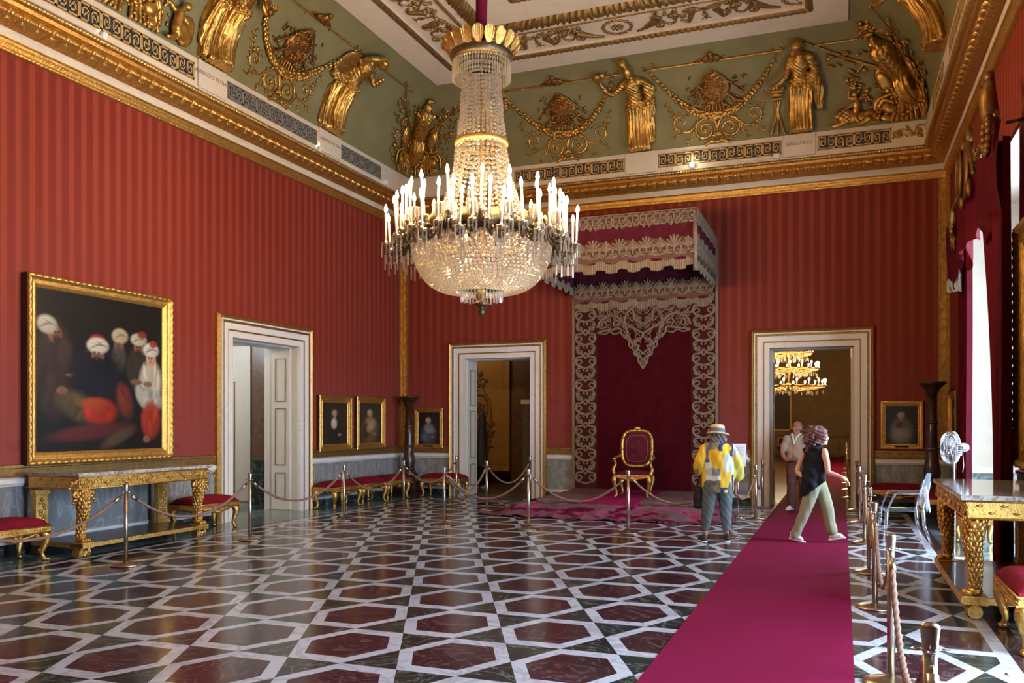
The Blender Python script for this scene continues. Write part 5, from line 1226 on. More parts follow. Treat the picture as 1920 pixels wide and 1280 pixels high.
# throne armchair
th = thing('throne', 'gilded rococo armchair with dark red upholstery on the dais', 'armchair', (-3.72, 16.15, .258), .06)
bm = nb(); grid(bm, 14, 14, lambda u, v: Vector(((u-.5)*2*(.33-.04*v), -.3+.58*v, .45+.06*(1-abs(2*u-1)**4)*(1-abs(2*v-1)**4)))); bb(bm, (-.3, -.29, .42), (.3, .28, .455)); obj('seat', bm, MAROON, th)
bm = nb(); bb(bm, (-.33, -.32, .37), (.33, .3, .43), 0, .015); tube(bm, bez([(-.33, -.315, .4), (-.16, -.33, .37), (0, -.335, .34), (.16, -.33, .37), (.33, -.315, .4)], 6), .026, 8); ell(bm, (0, -.345, .36), (.06, .025, .045), None, 2)
obj('seat_rail', bm, GOLD, th)
def backcurve(k, n=48):
    a = 2*pi*k/n; c, s_ = cos(a), sin(a); w = .29+.02*s_; return (w*abs(c)**.55*(1 if c > 0 else -1), .27+.14*(.5+.5*s_), .90+.33*abs(s_)**.6*(1 if s_ > 0 else -1)+(.03*(1-abs(c)**2) if s_ > 0 else -.0))
bm = nb(); tube(bm, [backcurve(k) for k in range(49)], .032, 10, False)
for k in range(12): p = backcurve(k*4); ell(bm, (p[0], p[1]-.03, p[2]), (.03, .02, .03), None, 1)
for q in range(5): a = pi/2+(q-2)*.45; ell(bm, (.04*cos(a), .39, 1.27+.04*sin(a)), (.03, .02, .04), Euler((0, -(a-pi/2), 0)), 1)
obj('back_frame', bm, GOLD, th)
bm = nb(); vs = [bm.verts.new((p[0]*.95, p[1]-.02, .9+(p[2]-.9)*.95)) for p in [backcurve(k) for k in range(48)]]; cv = bm.verts.new((0, .27, .9))
for k in range(48): bm.faces.new((vs[k], vs[(k+1) % 48], cv))
ws = [bm.verts.new((p[0]*.95, p[1]+.03, .9+(p[2]-.9)*.95)) for p in [backcurve(k) for k in range(48)]]; bm.faces.new(ws)
obj('back_pad', bm, MAROON, th)
bm = nb(); tube(bm, [(p[0]*.72, p[1]*.985-.035, .9+(p[2]-.9)*.74) for p in [backcurve(k) for k in range(49)]], .012, 6, False); obj('pad_braid', bm, pmat('dull_braid', lin(112, 56, 54), .8), th)
for sx in (-1, 1):
    bm = nb(); tube(bm, bez([(sx*.31, .3, .78), (sx*.36, .1, .75), (sx*.37, -.1, .73), (sx*.355, -.17, .715)], 6), .026, 8); ell(bm, (sx*.355, -.18, .725), (.036, .04, .034), None, 2)
    tube(bm, bez([(sx*.35, -.15, .7), (sx*.335, -.12, .62), (sx*.37, -.16, .53), (sx*.34, -.2, .43)], 6), lerpl([.024, .022, .03, .03], 19), 8); obj('armrest', bm, GOLD, th)
    for sy, y in ((-1, -.28), (1, .26)):
        bm = nb(); x = sx*(.3 if sy < 0 else .28); tube(bm, bez([(x, y, .41), (x+sx*.03, y+sy*.03, .33), (x+sx*.01, y+sy*.01, .18), (x-sx*.015, y, .07), (x+sx*.01, y+sy*.02, .02)], 6), lerpl([.05, .046, .028, .02, .026], 25), 8); ell(bm, (x+sx*.01, y+sy*.02, .024), (.03, .03, .024), None, 2); obj('leg', bm, GOLD, th)
# ---------------------------------------------------------------- clear plastic armchair with a brochure and a paper notice
gc = thing('clear_chair', 'transparent plastic armchair right of the runner', 'armchair', (.78, 13.2, 0), -pi/2+.12)
def panel(pts, th_): pass
bm = nb(); bb(bm, (-.25, -.25, .44), (.25, .24, .465), 0, .01); tube(bm, [(-.25, -.25, .45), (.25, -.25, .45)], .02, 8); obj('seat', bm, CLEAR, gc)
bm = nb(); grid(bm, 16, 12, lambda u, v: Vector(((u-.5)*2*(.2*sqrt(max(0, 1-(2*abs(v-.45)-.1)**2*.72))+.0), .25+.10*v+.03*(1-(2*u-1)**2), .5+.46*v)))
n0 = list(bm.faces); bmesh.ops.solidify(bm, geom=n0, thickness=.016); obj('back_panel', bm, CLEAR, gc)
for sx in (-1, 1):
    bm = nb(); tube(bm, bez([(sx*.23, .3, .70), (sx*.26, .1, .69), (sx*.27, -.1, .69), (sx*.265, -.14, .66), (sx*.25, -.2, .52), (sx*.24, -.22, .46)], 5), .017, 8, True, (1.2, .8)); obj('armrest', bm, CLEAR, gc)
    for sy, y in ((-1, -.23), (1, .23)):
        bm = nb(); tube(bm, [(sx*.235, y, .46), (sx*.24, y+sy*.015, .25), (sx*.25, y+sy*(.04 if sy < 0 else .1), 0)], [.022, .018, .014], 8, True, (1.2, .9)); obj('leg', bm, CLEAR, gc)
    bm = nb(); tube(bm, [(sx*.225, .24, .44), (sx*.22, .27, .6), (sx*.2, .33, .86)], [.02, .018, .012], 8); obj('back_frame', bm, CLEAR, gc)
bm = nb(); grid(bm, 6, 8, lambda u, v: Vector((.78+.345-.05*v+.02*sin(u*5), 13.2-.12+.22*u, .42+.36*v+.03*sin(u*4)))); bmesh.ops.solidify(bm, geom=list(bm.faces), thickness=.003); tag(obj('paper_notice', bm, PAPER, center=True), 'crumpled white paper sheet hanging on the back of the clear chair', 'paper')
bm = nb(); box(bm, (.74, 13.16, .4735), (.2, .14, .004), .3); tag(obj('brochure', bm, pmat('lime_print', lin(178, 196, 110), .5, 0, .3, 14), center=True), 'small green brochure lying on the seat of the clear chair', 'brochure')
# ---------------------------------------------------------------- pedestal fan
fa = thing('pedestal_fan', 'chrome pedestal fan behind the right gilded table', 'fan', (1.28, 11.75, 0))
bm = nb(); lathe(bm, [(.2, 0), (.2, .015), (.05, .03), (.03, .06)], seg=28); obj('base', bm, CHROME, fa)
bm = nb(); lathe(bm, [(.016, .04), (.016, .75), (.012, .75), (.012, 1.3)], seg=14); obj('pole', bm, CHROME, fa)
hd = Euler((0, 0, radians(196))).to_matrix()          # fan axis: local +x turned to face the middle of the room
def fx(p): return hd @ Vector(p)+Vector((0, 0, 1.36))
bm = nb(); tube(bm, [fx((-.16, 0, 0)), fx((-.12, 0, 0)), fx((.0, 0, 0)), fx((.03, 0, 0))], [.045, .06, .055, .03], 16); tube(bm, [fx((-.07, 0, -.04)), fx((-.07, 0, -.1))], .022, 8); obj('motor', bm, CHROME, fa)
bm = nb(); R_ = .2
for k in range(44):
    a = 2*pi*k/44; P = lambda x, r: fx((x, r*cos(a), r*sin(a)))
    tube(bm, [P(.13, .03), P(.125, .1), P(.1, .17), P(.06, R_), P(.0, R_-.005), P(-.02, .15), P(-.03, .05)], .0018, 4)
for x, r in ((.06, R_), (.045, R_+.003), (.125, .1), (-.02, .15)): tube(bm, [fx((x, r*cos(2*pi*q/32), r*sin(2*pi*q/32))) for q in range(33)], .004, 5, False)
tube(bm, [fx((.128, 0, 0)), fx((.138, 0, 0))], .045, 16); obj('cage', bm, CHROME, fa)
for k in range(3):
    a0 = 2*pi*k/3+.4; bm = nb(); grid(bm, 6, 6, lambda u, v: fx((.06+.025*(u-.5)*2, (.03+.145*v)*cos(a0+(u-.5)*(.5+.6*v)), (.03+.145*v)*sin(a0+(u-.5)*(.5+.6*v))))); bmesh.ops.solidify(bm, geom=list(bm.faces), thickness=.003); obj('blade', bm, CLEAR, fa)
bm = nb(); tube(bm, [fx((-.1, 0, -.05)), fx((-.11, .01, -.22)), fx((-.1, .0, -.3))], .004, 5); obj('pull_cord', bm, WHITE, fa)
# ---------------------------------------------------------------- information sheet on a slim stand
sg = thing('information_stand', 'slim stand holding white printed sheets behind the woman in the hat', 'information stand', (-1.72, 15.6, 0))
bm = nb(); lathe(bm, [(.13, 0), (.13, .012), (.02, .03)], seg=24); tube(bm, [(0, 0, .02), (0, 0, 1.0)], .012, 10); tube(bm, [(.15, -.02, .93), (.15, .05, 1.22)], .01, 8); obj('stand', bm, CHROME, sg)
bm = nb(); M = Euler((radians(-12), 0, 0))
box(bm, (-.01, 0, 1.1), (.29, .012, .4), 0, 0, M); obj('sheet', bm, PAPER, sg)
bm = nb()
for k in range(13): box(bm, (-.01-.015*(k % 3 == 2), -.008-(.18-.026*k)*-.2125*-1-.0, 1.1+.16-.026*k), (.22-.04*(k % 3 == 2), .002, .005), 0, 0, M)
obj('printed_lines', bm, GREYINK, sg)
# ---------------------------------------------------------------- gallery stanchions
GP = [(.15, 20.5), (.15, 23), (.15, 25.6), (.15, 28.2), (.15, 31), (.15, 34)]
for k, (x, y) in enumerate(GP):
    dup(first, (x, y, 0), 0, 'brass stanchion along the right side of the runner inside the gallery')
dup(first, (-.2, 45.2, 0), 0, 'pale stanchion at the far end of the gallery beyond the walking woman')
for k, (x, y) in enumerate(((-.2, 45.2), (.6, 45.2))): PO['G%d' % k] = (x, y)
PO['G2'] = (-2.0, 45.2); rope('G2', 'G0', 'dark rope sagging at the far end of the gallery, left of the pale stanchion', .3); dup(first, (.6, 45.2, 0), 0, 'stanchion at the far end of the gallery by the dark curtain'); rope('G0', 'G1', 'short dark rope at the far end of the gallery, right of the pale stanchion', .3)
bm = nb(); grid(bm, 30, 12, lambda u, v: Vector((-.1+2.2*u*(1-.35*v*(1-v)), 40+.08*sin(u*40), .9+4.6*v) if True else 0)); bmesh.ops.solidify(bm, geom=list(bm.faces), thickness=.02); o = obj('gallery_curtain', bm, pmat('dark_curtain', lin(44, 34, 28), .9), loc=(.75, 0, 0)); tag(o, 'dark hanging curtain at the right of the gallery beyond the doorway', 'curtain')
# ---------------------------------------------------------------- framed paintings
PAINT = attr_mat('painted_canvas', .38, 0, .35)
def painting(name, label, loc, rz, w, h, fw, depth, shapes, bg, group, egg=False, nx=60, ny=80, gold=GOLD, side=None, plate=False, tilt=0):
    """frame outer size w x h centred on loc; local -y faces the room"""
    t = thing(name, label, 'painting', loc, rz, group)
    cw, ch = w-2*fw, h-2*fw
    bm = nb(); grid(bm, nx, ny, lambda u, v: Vector(((u-.5)*cw*1.02, -depth*.45, (v-.5)*ch*1.02)))
    o = obj('canvas', bm, PAINT, t, recalc=False)
    rn = random.Random(int(w*1000))
    shapes = list(shapes)
    if egg and len(shapes) > 9:      # brushed folds over the larger robes
        extra = []
        for s in shapes:
            extra.append(s)
            if s[2] > .055 and s[3] > .06:
                for k in range(7):
                    f = rn.uniform(.55, 1.55); a = rn.uniform(0, 6.3); q = sqrt(rn.random())*.75
                    extra.append((s[0]+s[2]*q*cos(a), s[1]+s[3]*q*sin(a), s[2]*rn.uniform(.08, .2), s[3]*rn.uniform(.2, .5), [min(1, z*f) for z in s[4]], .5, rn.uniform(-.5, .5)+(s[6] if len(s) > 6 else 0)))
        shapes = extra
    def col(c):
        u, v = c.x/cw+.5, c.z/ch+.5; q = list(bg); k = .85+.3*rn.random(); q = [x*k for x in q]
        for s in shapes:
            cx, cy, rx, ry, cc, soft = s[:6]; a = s[6] if len(s) > 6 else 0
            dx, dy = (u-cx)*cw, (v-cy)*ch
            if dx*dx+dy*dy > (1.5*max(rx*cw, ry*ch))**2: continue
            ca, sa = cos(a), sin(a); dx, dy = dx*ca+dy*sa, -dx*sa+dy*ca
            d = sqrt((dx/(rx*cw))**2+(dy/(ry*ch))**2)
            f = max(0, min(1, (1+soft-d)/(2*soft)))*(.9+.1*rn.random())
            g = .75+.35*max(0, min(1, .5-.45*dx/(rx*cw)+.3*dy/(ry*ch)))
            q = [x*(1-f)+y*f*g for x, y in zip(q, cc)]
        return q
    paint(o.data, col)
    # moulded frame
    prof = [(0, 0), (0, -depth*.85), (.1*fw, -depth), (.28*fw, -depth*1.0), (.34*fw, -depth*.8), (.6*fw, -depth*.72), (.68*fw, -depth*.82), (.76*fw, -depth*.62), (.9*fw, -depth*.6), (fw, -depth*.42)]
    bm = nb(); per = [(-1, -1), (1, -1), (1, 1), (-1, 1)]
    for k in range(4):
        (ax, az), (bx, bz) = per[k], per[(k+1) % 4]; L = w if k % 2 == 0 else h; n = int(L/.022) if egg else 1; rows = []
        for i in range(n+1):
            row = []
            for j, (d, y) in enumerate(prof):
                hw, hh = w/2-d, h/2-d; p0 = Vector((ax*hw, 0, az*hh)); p1 = Vector((bx*hw, 0, bz*hh)); p = p0.lerp(p1, i/n)
                if egg and j in (2, 3) and 0 < i < n: y -= depth*.16*abs(sin(pi*i/n*round(L/.1)))**.7; 
                if egg and j in (2, 3) and 0 < i < n: p += Vector((0, 0, 0))
                row.append(bm.verts.new((p.x, y, p.z)))
            rows.append(row)
        for a, b in zip(rows, rows[1:]):
            for j in range(len(prof)-1): f = bm.faces.new((a[j], b[j], b[j+1], a[j+1])); f.material_index = 1 if j == 0 else 0; f.smooth = egg
    obj('frame', bm, [gold, side or WOODD], t)
    if plate:
        bm = nb(); bb(bm, (-.12, -depth*.86, -h/2+.3*fw), (.12, -depth*.7, -h/2+.62*fw)); obj('nameplate', bm, BLACK, t)
    if tilt: t.rotation_euler = Euler((tilt, 0, rz))
    return t
W_, SK = lin(176, 164, 142), lin(120, 80, 60)
turk = []
def robe(x, y, rx, ry, c, s=.16, a=0): turk.append((x, y, rx, ry, c, s, a))
robe(.13, .5, .14, .3, lin(52, 36, 28)); robe(.2, .62, .05, .08, lin(60, 44, 34)); robe(.13, .73, .05, .055, SK); robe(.075, .785, .07, .055, W_, .2, -.2); robe(.24, .48, .035, .012, SK)
robe(.5, .55, .25, .12, lin(30, 26, 24)); robe(.62, .62, .06, .1, lin(64, 58, 50)); robe(.62, .71, .04, .05, SK); robe(.63, .765, .065, .05, lin(168, 150, 116), .18)
robe(.79, .55, .1, .16, lin(50, 42, 32)); robe(.79, .7, .042, .05, lin(120, 76, 56)); robe(.79, .755, .068, .042, W_, .18); robe(.82, .79, .04, .025, lin(120, 40, 30))
robe(.45, .42, .22, .26, lin(20, 20, 25)); robe(.62, .2, .17, .22, lin(26, 22, 22)); robe(.45, .62, .05, .05, SK); robe(.45, .56, .07, .05, lin(24, 22, 24)); robe(.45, .73, .06, .03, lin(130, 36, 26)); robe(.45, .685, .085, .052, lin(190, 180, 158), .16)
robe(.3, .28, .16, .085, lin(76, 62, 36), .3, -.4); robe(.47, .25, .13, .085, lin(150, 38, 22), .2); robe(.42, .3, .1, .04, lin(150, 60, 30), .3); robe(.67, .33, .06, .11, lin(104, 42, 28), .3, .3); robe(.18, .38, .04, .025, SK)
robe(.41, .12, .3, .05, lin(82, 34, 32), .3, .1); robe(.62, .08, .14, .04, lin(74, 56, 40), .3, .4)
robe(.9, .47, .1, .14, lin(164, 154, 134), .18); robe(.84, .38, .07, .1, lin(156, 148, 134), .2, .5); robe(.91, .33, .1, .07, lin(150, 144, 132), .2); robe(.9, .2, .085, .13, lin(140, 46, 26), .18); robe(.86, .065, .03, .025, SK); robe(.9, .63, .042, .055, lin(186, 136, 104)); robe(.9, .69, .07, .05, lin(192, 182, 160), .16); robe(.92, .735, .035, .025, lin(140, 44, 30)); robe(.77, .46, .05, .02, lin(110, 76, 58)); robe(.87, .45, .04, .02, SK)
def face(x, y, k=1., beard=None):
    D_ = lin(44, 26, 20)
    if beard: robe(x, y-.045*k, .034*k, .035*k, beard, .25)
    for m in (-1, 1): robe(x+m*.014*k, y+.006*k, .009*k, .0055*k, D_, .5); robe(x+m*.015*k, y+.015*k, .012*k, .003*k, D_, .5)
    robe(x+.003, y-.008*k, .004*k, .013*k, lin(96, 60, 44), .5); robe(x, y-.026*k, .012*k, .004*k, lin(96, 44, 38), .5)
face(.44, .625, 1.15, lin(20, 18, 20)); face(.145, .735, .9, lin(46, 36, 30)); face(.61, .705, .85, lin(70, 64, 56)); face(.785, .695, .85, lin(36, 28, 24)); face(.893, .628, .95)
for x, y, w in ((.45, .685, .085), (.075, .785, .07), (.63, .765, .065), (.79, .755, .068), (.9, .69, .07)):
    for k in range(4): robe(x+.3*w*(k-1.5)*.6, y-.006+.006*k, w*.7, .0035, lin(120, 108, 90), .5, .5-.3*k)
painting('large_painting', 'large gilt-framed painting of turbaned men around a seated bearded figure', (UL+.005, 9.125, 2.345), pi/2, 2.51, 2.45, .17, .13, turk, lin(22, 18, 15), 'paintings on the left wall', True, 190, 190)
def portrait(c1, c2, hair, white=None, dark=lin(52, 40, 32)):
    s = [(.5, .3, .34, .34, c1, .3), (.5, .5, .2, .14, c2, .35)]
    if white: s.append((.46, .5, .11, .13, white, .25))
    return s+[(.5, .66, .04, .06, lin(150, 112, 88), .3), (.48, .755, .12, .085, hair, .3), (.48, .74, .075, .075, lin(176, 136, 108), .25), (.68, .22, .07, .035, lin(150, 112, 88), .3)]
painting('portrait', 'dark gilt-framed portrait of a man with a white neckcloth, left of the pair', (UL, 15.01, 1.66), pi/2, 1.22, 1.13, .15, .09, portrait(lin(44, 34, 28), lin(52, 40, 32), lin(120, 106, 92), lin(190, 178, 150)), lin(46, 38, 28), 'portraits', nx=40, ny=44)
painting('portrait', 'gilt-framed portrait of a woman in a pale dress, right of the pair by the corner', (UL, 16.41, 1.67), pi/2, 1.22, 1.14, .14, .09, portrait(lin(110, 78, 52), lin(142, 112, 78), lin(150, 134, 116), None)+[(.3, .3, .14, .2, lin(60, 26, 24), .4), (.55, .42, .2, .1, lin(166, 140, 100), .5, .4)], lin(52, 42, 32), 'portraits', nx=40, ny=44)
painting('portrait', 'small gilt-framed portrait of a lady in grey blue beside the middle doorway', (-8.99, VF, 1.55), 0, .74, .92, .1, .07, portrait(lin(70, 74, 84), lin(120, 118, 118), lin(170, 160, 146))+[(.35, .2, .2, .1, lin(96, 98, 106), .5), (.6, .42, .2, .08, lin(130, 128, 128), .5)], lin(34, 28, 24), 'portraits', plate=True, nx=36, ny=46)
painting('portrait', 'small gilt-framed portrait of a child in pale clothes right of the right-hand doorway', (1.06, VF, 1.63), 0, .75, .92, .1, .07, portrait(lin(112, 106, 96), lin(96, 84, 74), lin(150, 138, 122))+[(.5, .25, .22, .16, lin(134, 128, 116), .5), (.42, .5, .1, .08, lin(60, 44, 38), .4)], lin(38, 32, 28), 'portraits', plate=True, nx=36, ny=46)
painting('portrait', 'dark gilt-framed picture on the right wall behind the curtain and fan', (UR, 16.75, 1.66), -pi/2, 1.05, 1.12, .15, .09, portrait(lin(40, 32, 28), lin(50, 40, 32), lin(70, 60, 50)), lin(30, 24, 20), 'portraits', nx=24, ny=28)
painting('large_painting', 'tall gilt-framed picture above the right table, only its frame edge in view', (UR, 9.3, 2.48), -pi/2, 2.75, 2.6, .26, .13, [(.5, .4, .3, .3, lin(60, 44, 36), .5)], lin(34, 28, 24), 'large pictures', True, 30, 30)
# ---------------------------------------------------------------- window drapery
def drape(name, label, y0, y1, z0, z1, x, amp, n, edge=None, mat=CURTAIN, cat='curtain'):
    bm = nb(); rn = random.Random(n)
    ph = [rn.uniform(0, 6) for _ in range(4)]
    def fn(u, v):
        z = z0+(z1-z0)*v; a, b = (edge(v) if edge else (y0, y1)); y = a+(b-a)*u
        w = sin(u*n*2*pi+ph[0]+.6*sin(v*3+ph[1]))+.45*sin(u*n*4.6*pi+ph[2]+v*2)
        return Vector((x+amp*w*(.65+.35*(1-v)), y+.02*sin(v*9+u*12), z))
    grid(bm, int(n*14), 26, fn); bmesh.ops.solidify(bm, geom=list(bm.faces), thickness=.012)
    o = obj(name, bm, mat, center=True, recalc=True); tag(o, label, cat, 'window drapery' if cat == 'curtain' else None); return o
drape('window_curtain', 'crimson curtain hanging at the far side of the right-hand window', 14.25, 15.55, .02, 4.75, 1.76, .05, 6, lambda v: (14.15+.15*(1-v)**2, 15.75-.45*sin(v*2.6)))
drape('window_curtain', 'dark crimson curtain at the near side of the right-hand window by the gilt frame', 10.5, 12.2, .02, 4.75, 1.66, .06, 6, lambda v: (10.48, 11.1+1.0*min(1, v*1.1)**2))
bm = nb()
def val(u, v):
    y = 10.5+4.9*u; zt = 4.93-.10*u; sw = abs(sin(u*pi*3)); drop = .62+.42*sw**.8+.12*sin(u*40)
    return Vector((1.60-.05*sin(u*70+2*v)-.03*sin(u*31), y, zt-drop*v))
grid(bm, 160, 12, val); bmesh.ops.solidify(bm, geom=list(bm.faces), thickness=.012); tag(obj('window_valance', bm, CURTAIN, center=True), 'crimson swagged valance across the top of the right-hand window', 'valance')
bm = nb(); grid(bm, 40, 5, lambda u, v: Vector((1.62+.05*sin(u*40), 14.3+1.2*u, 3.95-.28*v*(1-.5*u)-.05*sin(u*31)*v))); bmesh.ops.solidify(bm, geom=list(bm.faces), thickness=.006); tag(obj('sheer_swag', bm, PAPER, center=True), 'crumpled white sheer cloth caught at the top of the far window curtain', 'sheer curtain')
pt_ = thing('pelmet_pole', 'dark gilded carved pole with shield and wreath above the right-hand window', 'pelmet', (1.56, 12.5, 4.95))
bm = nb(); tube(bm, [(0, -2.0, .06), (0, 2.0, -.12)], .035, 10)
for k in range(30): q = k/29; tube(bm, [(.04*cos(a), -1.9+3.8*q+.05*a/6.3, .05-.17*q+.04*sin(a)) for a in [p*.9 for p in range(8)]], .012, 5)
for k in range(5): tube(bm, [(.12, -1.8+3.6*k/4, 0), (.30, -1.8+3.6*k/4, .02)], .02, 6)
obj('pole', bm, GILTDARK, pt_)
bm = nb(); ell(bm, (-.06, .1, -.02), (.07, .3, .36), Euler((.25, 0, 0)), 3); ell(bm, (-.1, .1, -.02), (.06, .2, .26), Euler((.25, 0, 0)), 3); tube(bm, [(-.13, .1+.22*cos(a), -.02+.3*sin(a)) for a in [2*pi*k/24 for k in range(25)]], .025, 6, False)
for m in (-1, 1):
    tube(bm, bez([(-.03, .1+m*.2, .3), (-.05, .1+m*.45, .12), (-.03, .1+m*.6, -.2)], 6), [.05]*6+[.03]*7, 8); ell(bm, (-.05, .1+m*.35, -.3), (.05, .07, .12), None, 2); ell(bm, (-.04, .1+m*.25, .4), (.05, .06, .12), None, 2)
obj('shield', bm, GILTDARK, pt_)
bm = nb(); tube(bm, bez([(0, -1.75, -.1), (-.05, -1.85, .1), (-.08, -1.95, .28), (-.06, -2.02, .42)], 6), lerpl([.06, .1, .09, .04], 19), 10); ell(bm, (-.08, -2.0, .45), (.06, .09, .07), None, 2)
for k in range(5): tube(bm, [(-.05, -1.9+.03*k, .2), (-.1, -1.78+.07*k, .36+.05*k)], [.03, .008], 6)
for k in range(16): a = 2*pi*k/16; ell(bm, (-.08, -1.82+.17*cos(a), -.12+.2*sin(a)), (.045, .045, .055), None, 1)
obj('eagle_finial', bm, GILTDARK, pt_)
bm = nb(); rn = random.Random(2)
for k in range(22): ell(bm, (-.03+.05*rn.random(), 1.85+.25*rn.random(), -.2-.45*rn.random()), (.03, .05, .06), Euler((rn.uniform(0, 3), 0, 0)), 1)
tube(bm, [(0, 1.8, -.1), (0, 1.98, -.3), (0, 2.0, -.65)], [.05, .06, .02], 8); obj('leaf_finial', bm, GOLDD, pt_)
# ---------------------------------------------------------------- the three visitors
SKIN = pmat('skin', lin(206, 158, 134), .5, 0, .06, 10, 0, 40, .35)
SKIN2 = pmat('tanned_skin', lin(170, 110, 86), .5, 0, .06, 10, 0, 40, .35)
CLOTH = attr_mat('printed_cloth', .85, 0, .2, .15, 140)
def chain(pts, r): return ('c', pts, r)
def hand_items(p, d, up, thumb, curl=.3, S=1.):
    """palm, four unequal bent fingers and a thumb set on the side of the palm"""
    p, d, up, th = Vector(p), Vector(d).normalized(), Vector(up).normalized(), Vector(thumb).normalized()
    it = [('c', [p, p+d*.045*S, p+d*.08*S], [.026*S, .034*S, .03*S]), ('c', [p+th*.018*S+d*.035*S, p-th*.018*S+d*.035*S], [.02*S, .02*S])]
    for k, L in enumerate((.072, .082, .076, .06)):
        o = p+d*.085*S+th*(.028-.0185*k)*S; a = o+d*L*.45*S-up*curl*.012; b = a+(d*(1-curl)-up*curl).normalized()*L*.35*S; c = b+(d*(1-1.6*curl)-up*1.6*curl).normalized()*L*.28*S
        it.append(('c', [o, a, b, c], [.0095*S, .0088*S, .0082*S, .007*S]))
    o = p+d*.02*S+th*.028*S; a = o+(th*.7+d*.7)*.035*S; it.append(('c', [o, a, a+(th*.35+d*.9)*.03*S-up*.01], [.013*S, .011*S, .009*S])); return it
def head_items(c, f, S=1., ears=True):
    """skull, jaw, brow, nose, lips, chin, ears; f = facing direction (unit, horizontal)"""
    c, f = Vector(c), Vector(f).normalized(); s = Vector((-f.y, f.x, 0)); up = Vector((0, 0, 1)); rot = Euler((0, 0, atan2(f.y, f.x)))
    it = [('e', c+f*-.008*S+up*.015*S, (.096*S, .076*S, .102*S), rot), ('e', c+f*.025*S-up*.055*S, (.062*S, .056*S, .065*S), rot), ('e', c+f*.07*S-up*.098*S, (.022*S, .026*S, .02*S), rot),
          ('c', [c+f*.084*S+up*.012*S, c+f*.103*S-up*.022*S, c+f*.098*S-up*.034*S], [.01*S, .0115*S, .012*S]), ('e', c+f*.084*S-up*.062*S, (.014*S, .026*S, .008*S), rot), ('e', c+f*.083*S-up*.073*S, (.013*S, .022*S, .008*S), rot), ('e', c+f*.075*S+up*.028*S, (.02*S, .06*S, .012*S), rot)]
    for m in (-1, 1):
        it.append(('e', c+f*.058*S+s*m*.042*S-up*.028*S, (.026*S, .024*S, .026*S), rot))
        if ears: it.append(('e', c+s*m*.078*S-f*.012*S-up*.012*S, (.022*S, .011*S, .034*S), rot))
    return it
def face_details(parent, c, f, brow, lips, S=1.):
    c, f = Vector(c), Vector(f).normalized(); s = Vector((-f.y, f.x, 0)); up = Vector((0, 0, 1)); rot = Euler((0, 0, atan2(f.y, f.x)))
    ew = pmat('eye_white', lin(226, 218, 210), .2); iris = pmat('dark_iris', lin(40, 26, 18), .15)
    for m in (-1, 1):
        bm = nb(); ell(bm, c+f*.079*S+s*m*.032*S, (.012*S, .015*S, .0095*S), rot, 2); ell(bm, c+f*.0885*S+s*m*.031*S, (.004*S, .007*S, .007*S), rot, 2, 1); obj('eye', bm, [ew, iris], parent)
        bm = nb(); tube(bm, [c+f*.089*S+s*m*.014*S+up*.022*S, c+f*.09*S+s*m*.032*S+up*.028*S, c+f*.078*S+s*m*.05*S+up*.022*S], [.005*S, .005*S, .003*S], 6); obj('eyebrow', bm, brow, parent)
    bm = nb(); tube(bm, [c+f*.088*S+s*-.022*S-up*.067*S, c+f*.099*S-up*.066*S, c+f*.088*S+s*.022*S-up*.067*S], [.004*S, .006*S, .004*S], 6); obj('lips', bm, lips, parent)
def shoe(bm, heel, toe, h=.07, w=.045, mi=0, sole=1):
    a, b = Vector(heel), Vector(toe); d = (b-a).normalized(); m2 = nb()
    capsules(m2, [('c', [a+d*.035+Vector((0, 0, .05)), a+d*.12+Vector((0, 0, .052)), b-d*.05+Vector((0, 0, .034))], [w*.95, w*.92, w*.8]), ('c', [a+d*.03+Vector((0, 0, .085)), a+d*.08+Vector((0, 0, .075))], [w*.8, w*.72])])
    me = bpy.data.meshes.new('t'); m2.to_mesh(me); m2.free(); bm.from_mesh(me); bpy.data.meshes.remove(me)
    n = len(bm.faces); pts = [a+d*.03+Vector((0, 0, .014)), a+d*.13+Vector((0, 0, .013)), b-d*.04+Vector((0, 0, .013))]; tube(bm, pts, [w*1.02, w*1.0, w*.9], 14, True, (1, .32)) if abs(d.z) > 2 else None
    for k in range(9):
        q = k/8; p = a.lerp(b, .1+.8*q)+Vector((0, 0, .014)); ell(bm, p, (w*(.98-.12*q), w*(.98-.12*q), .016), None, 2, sole)
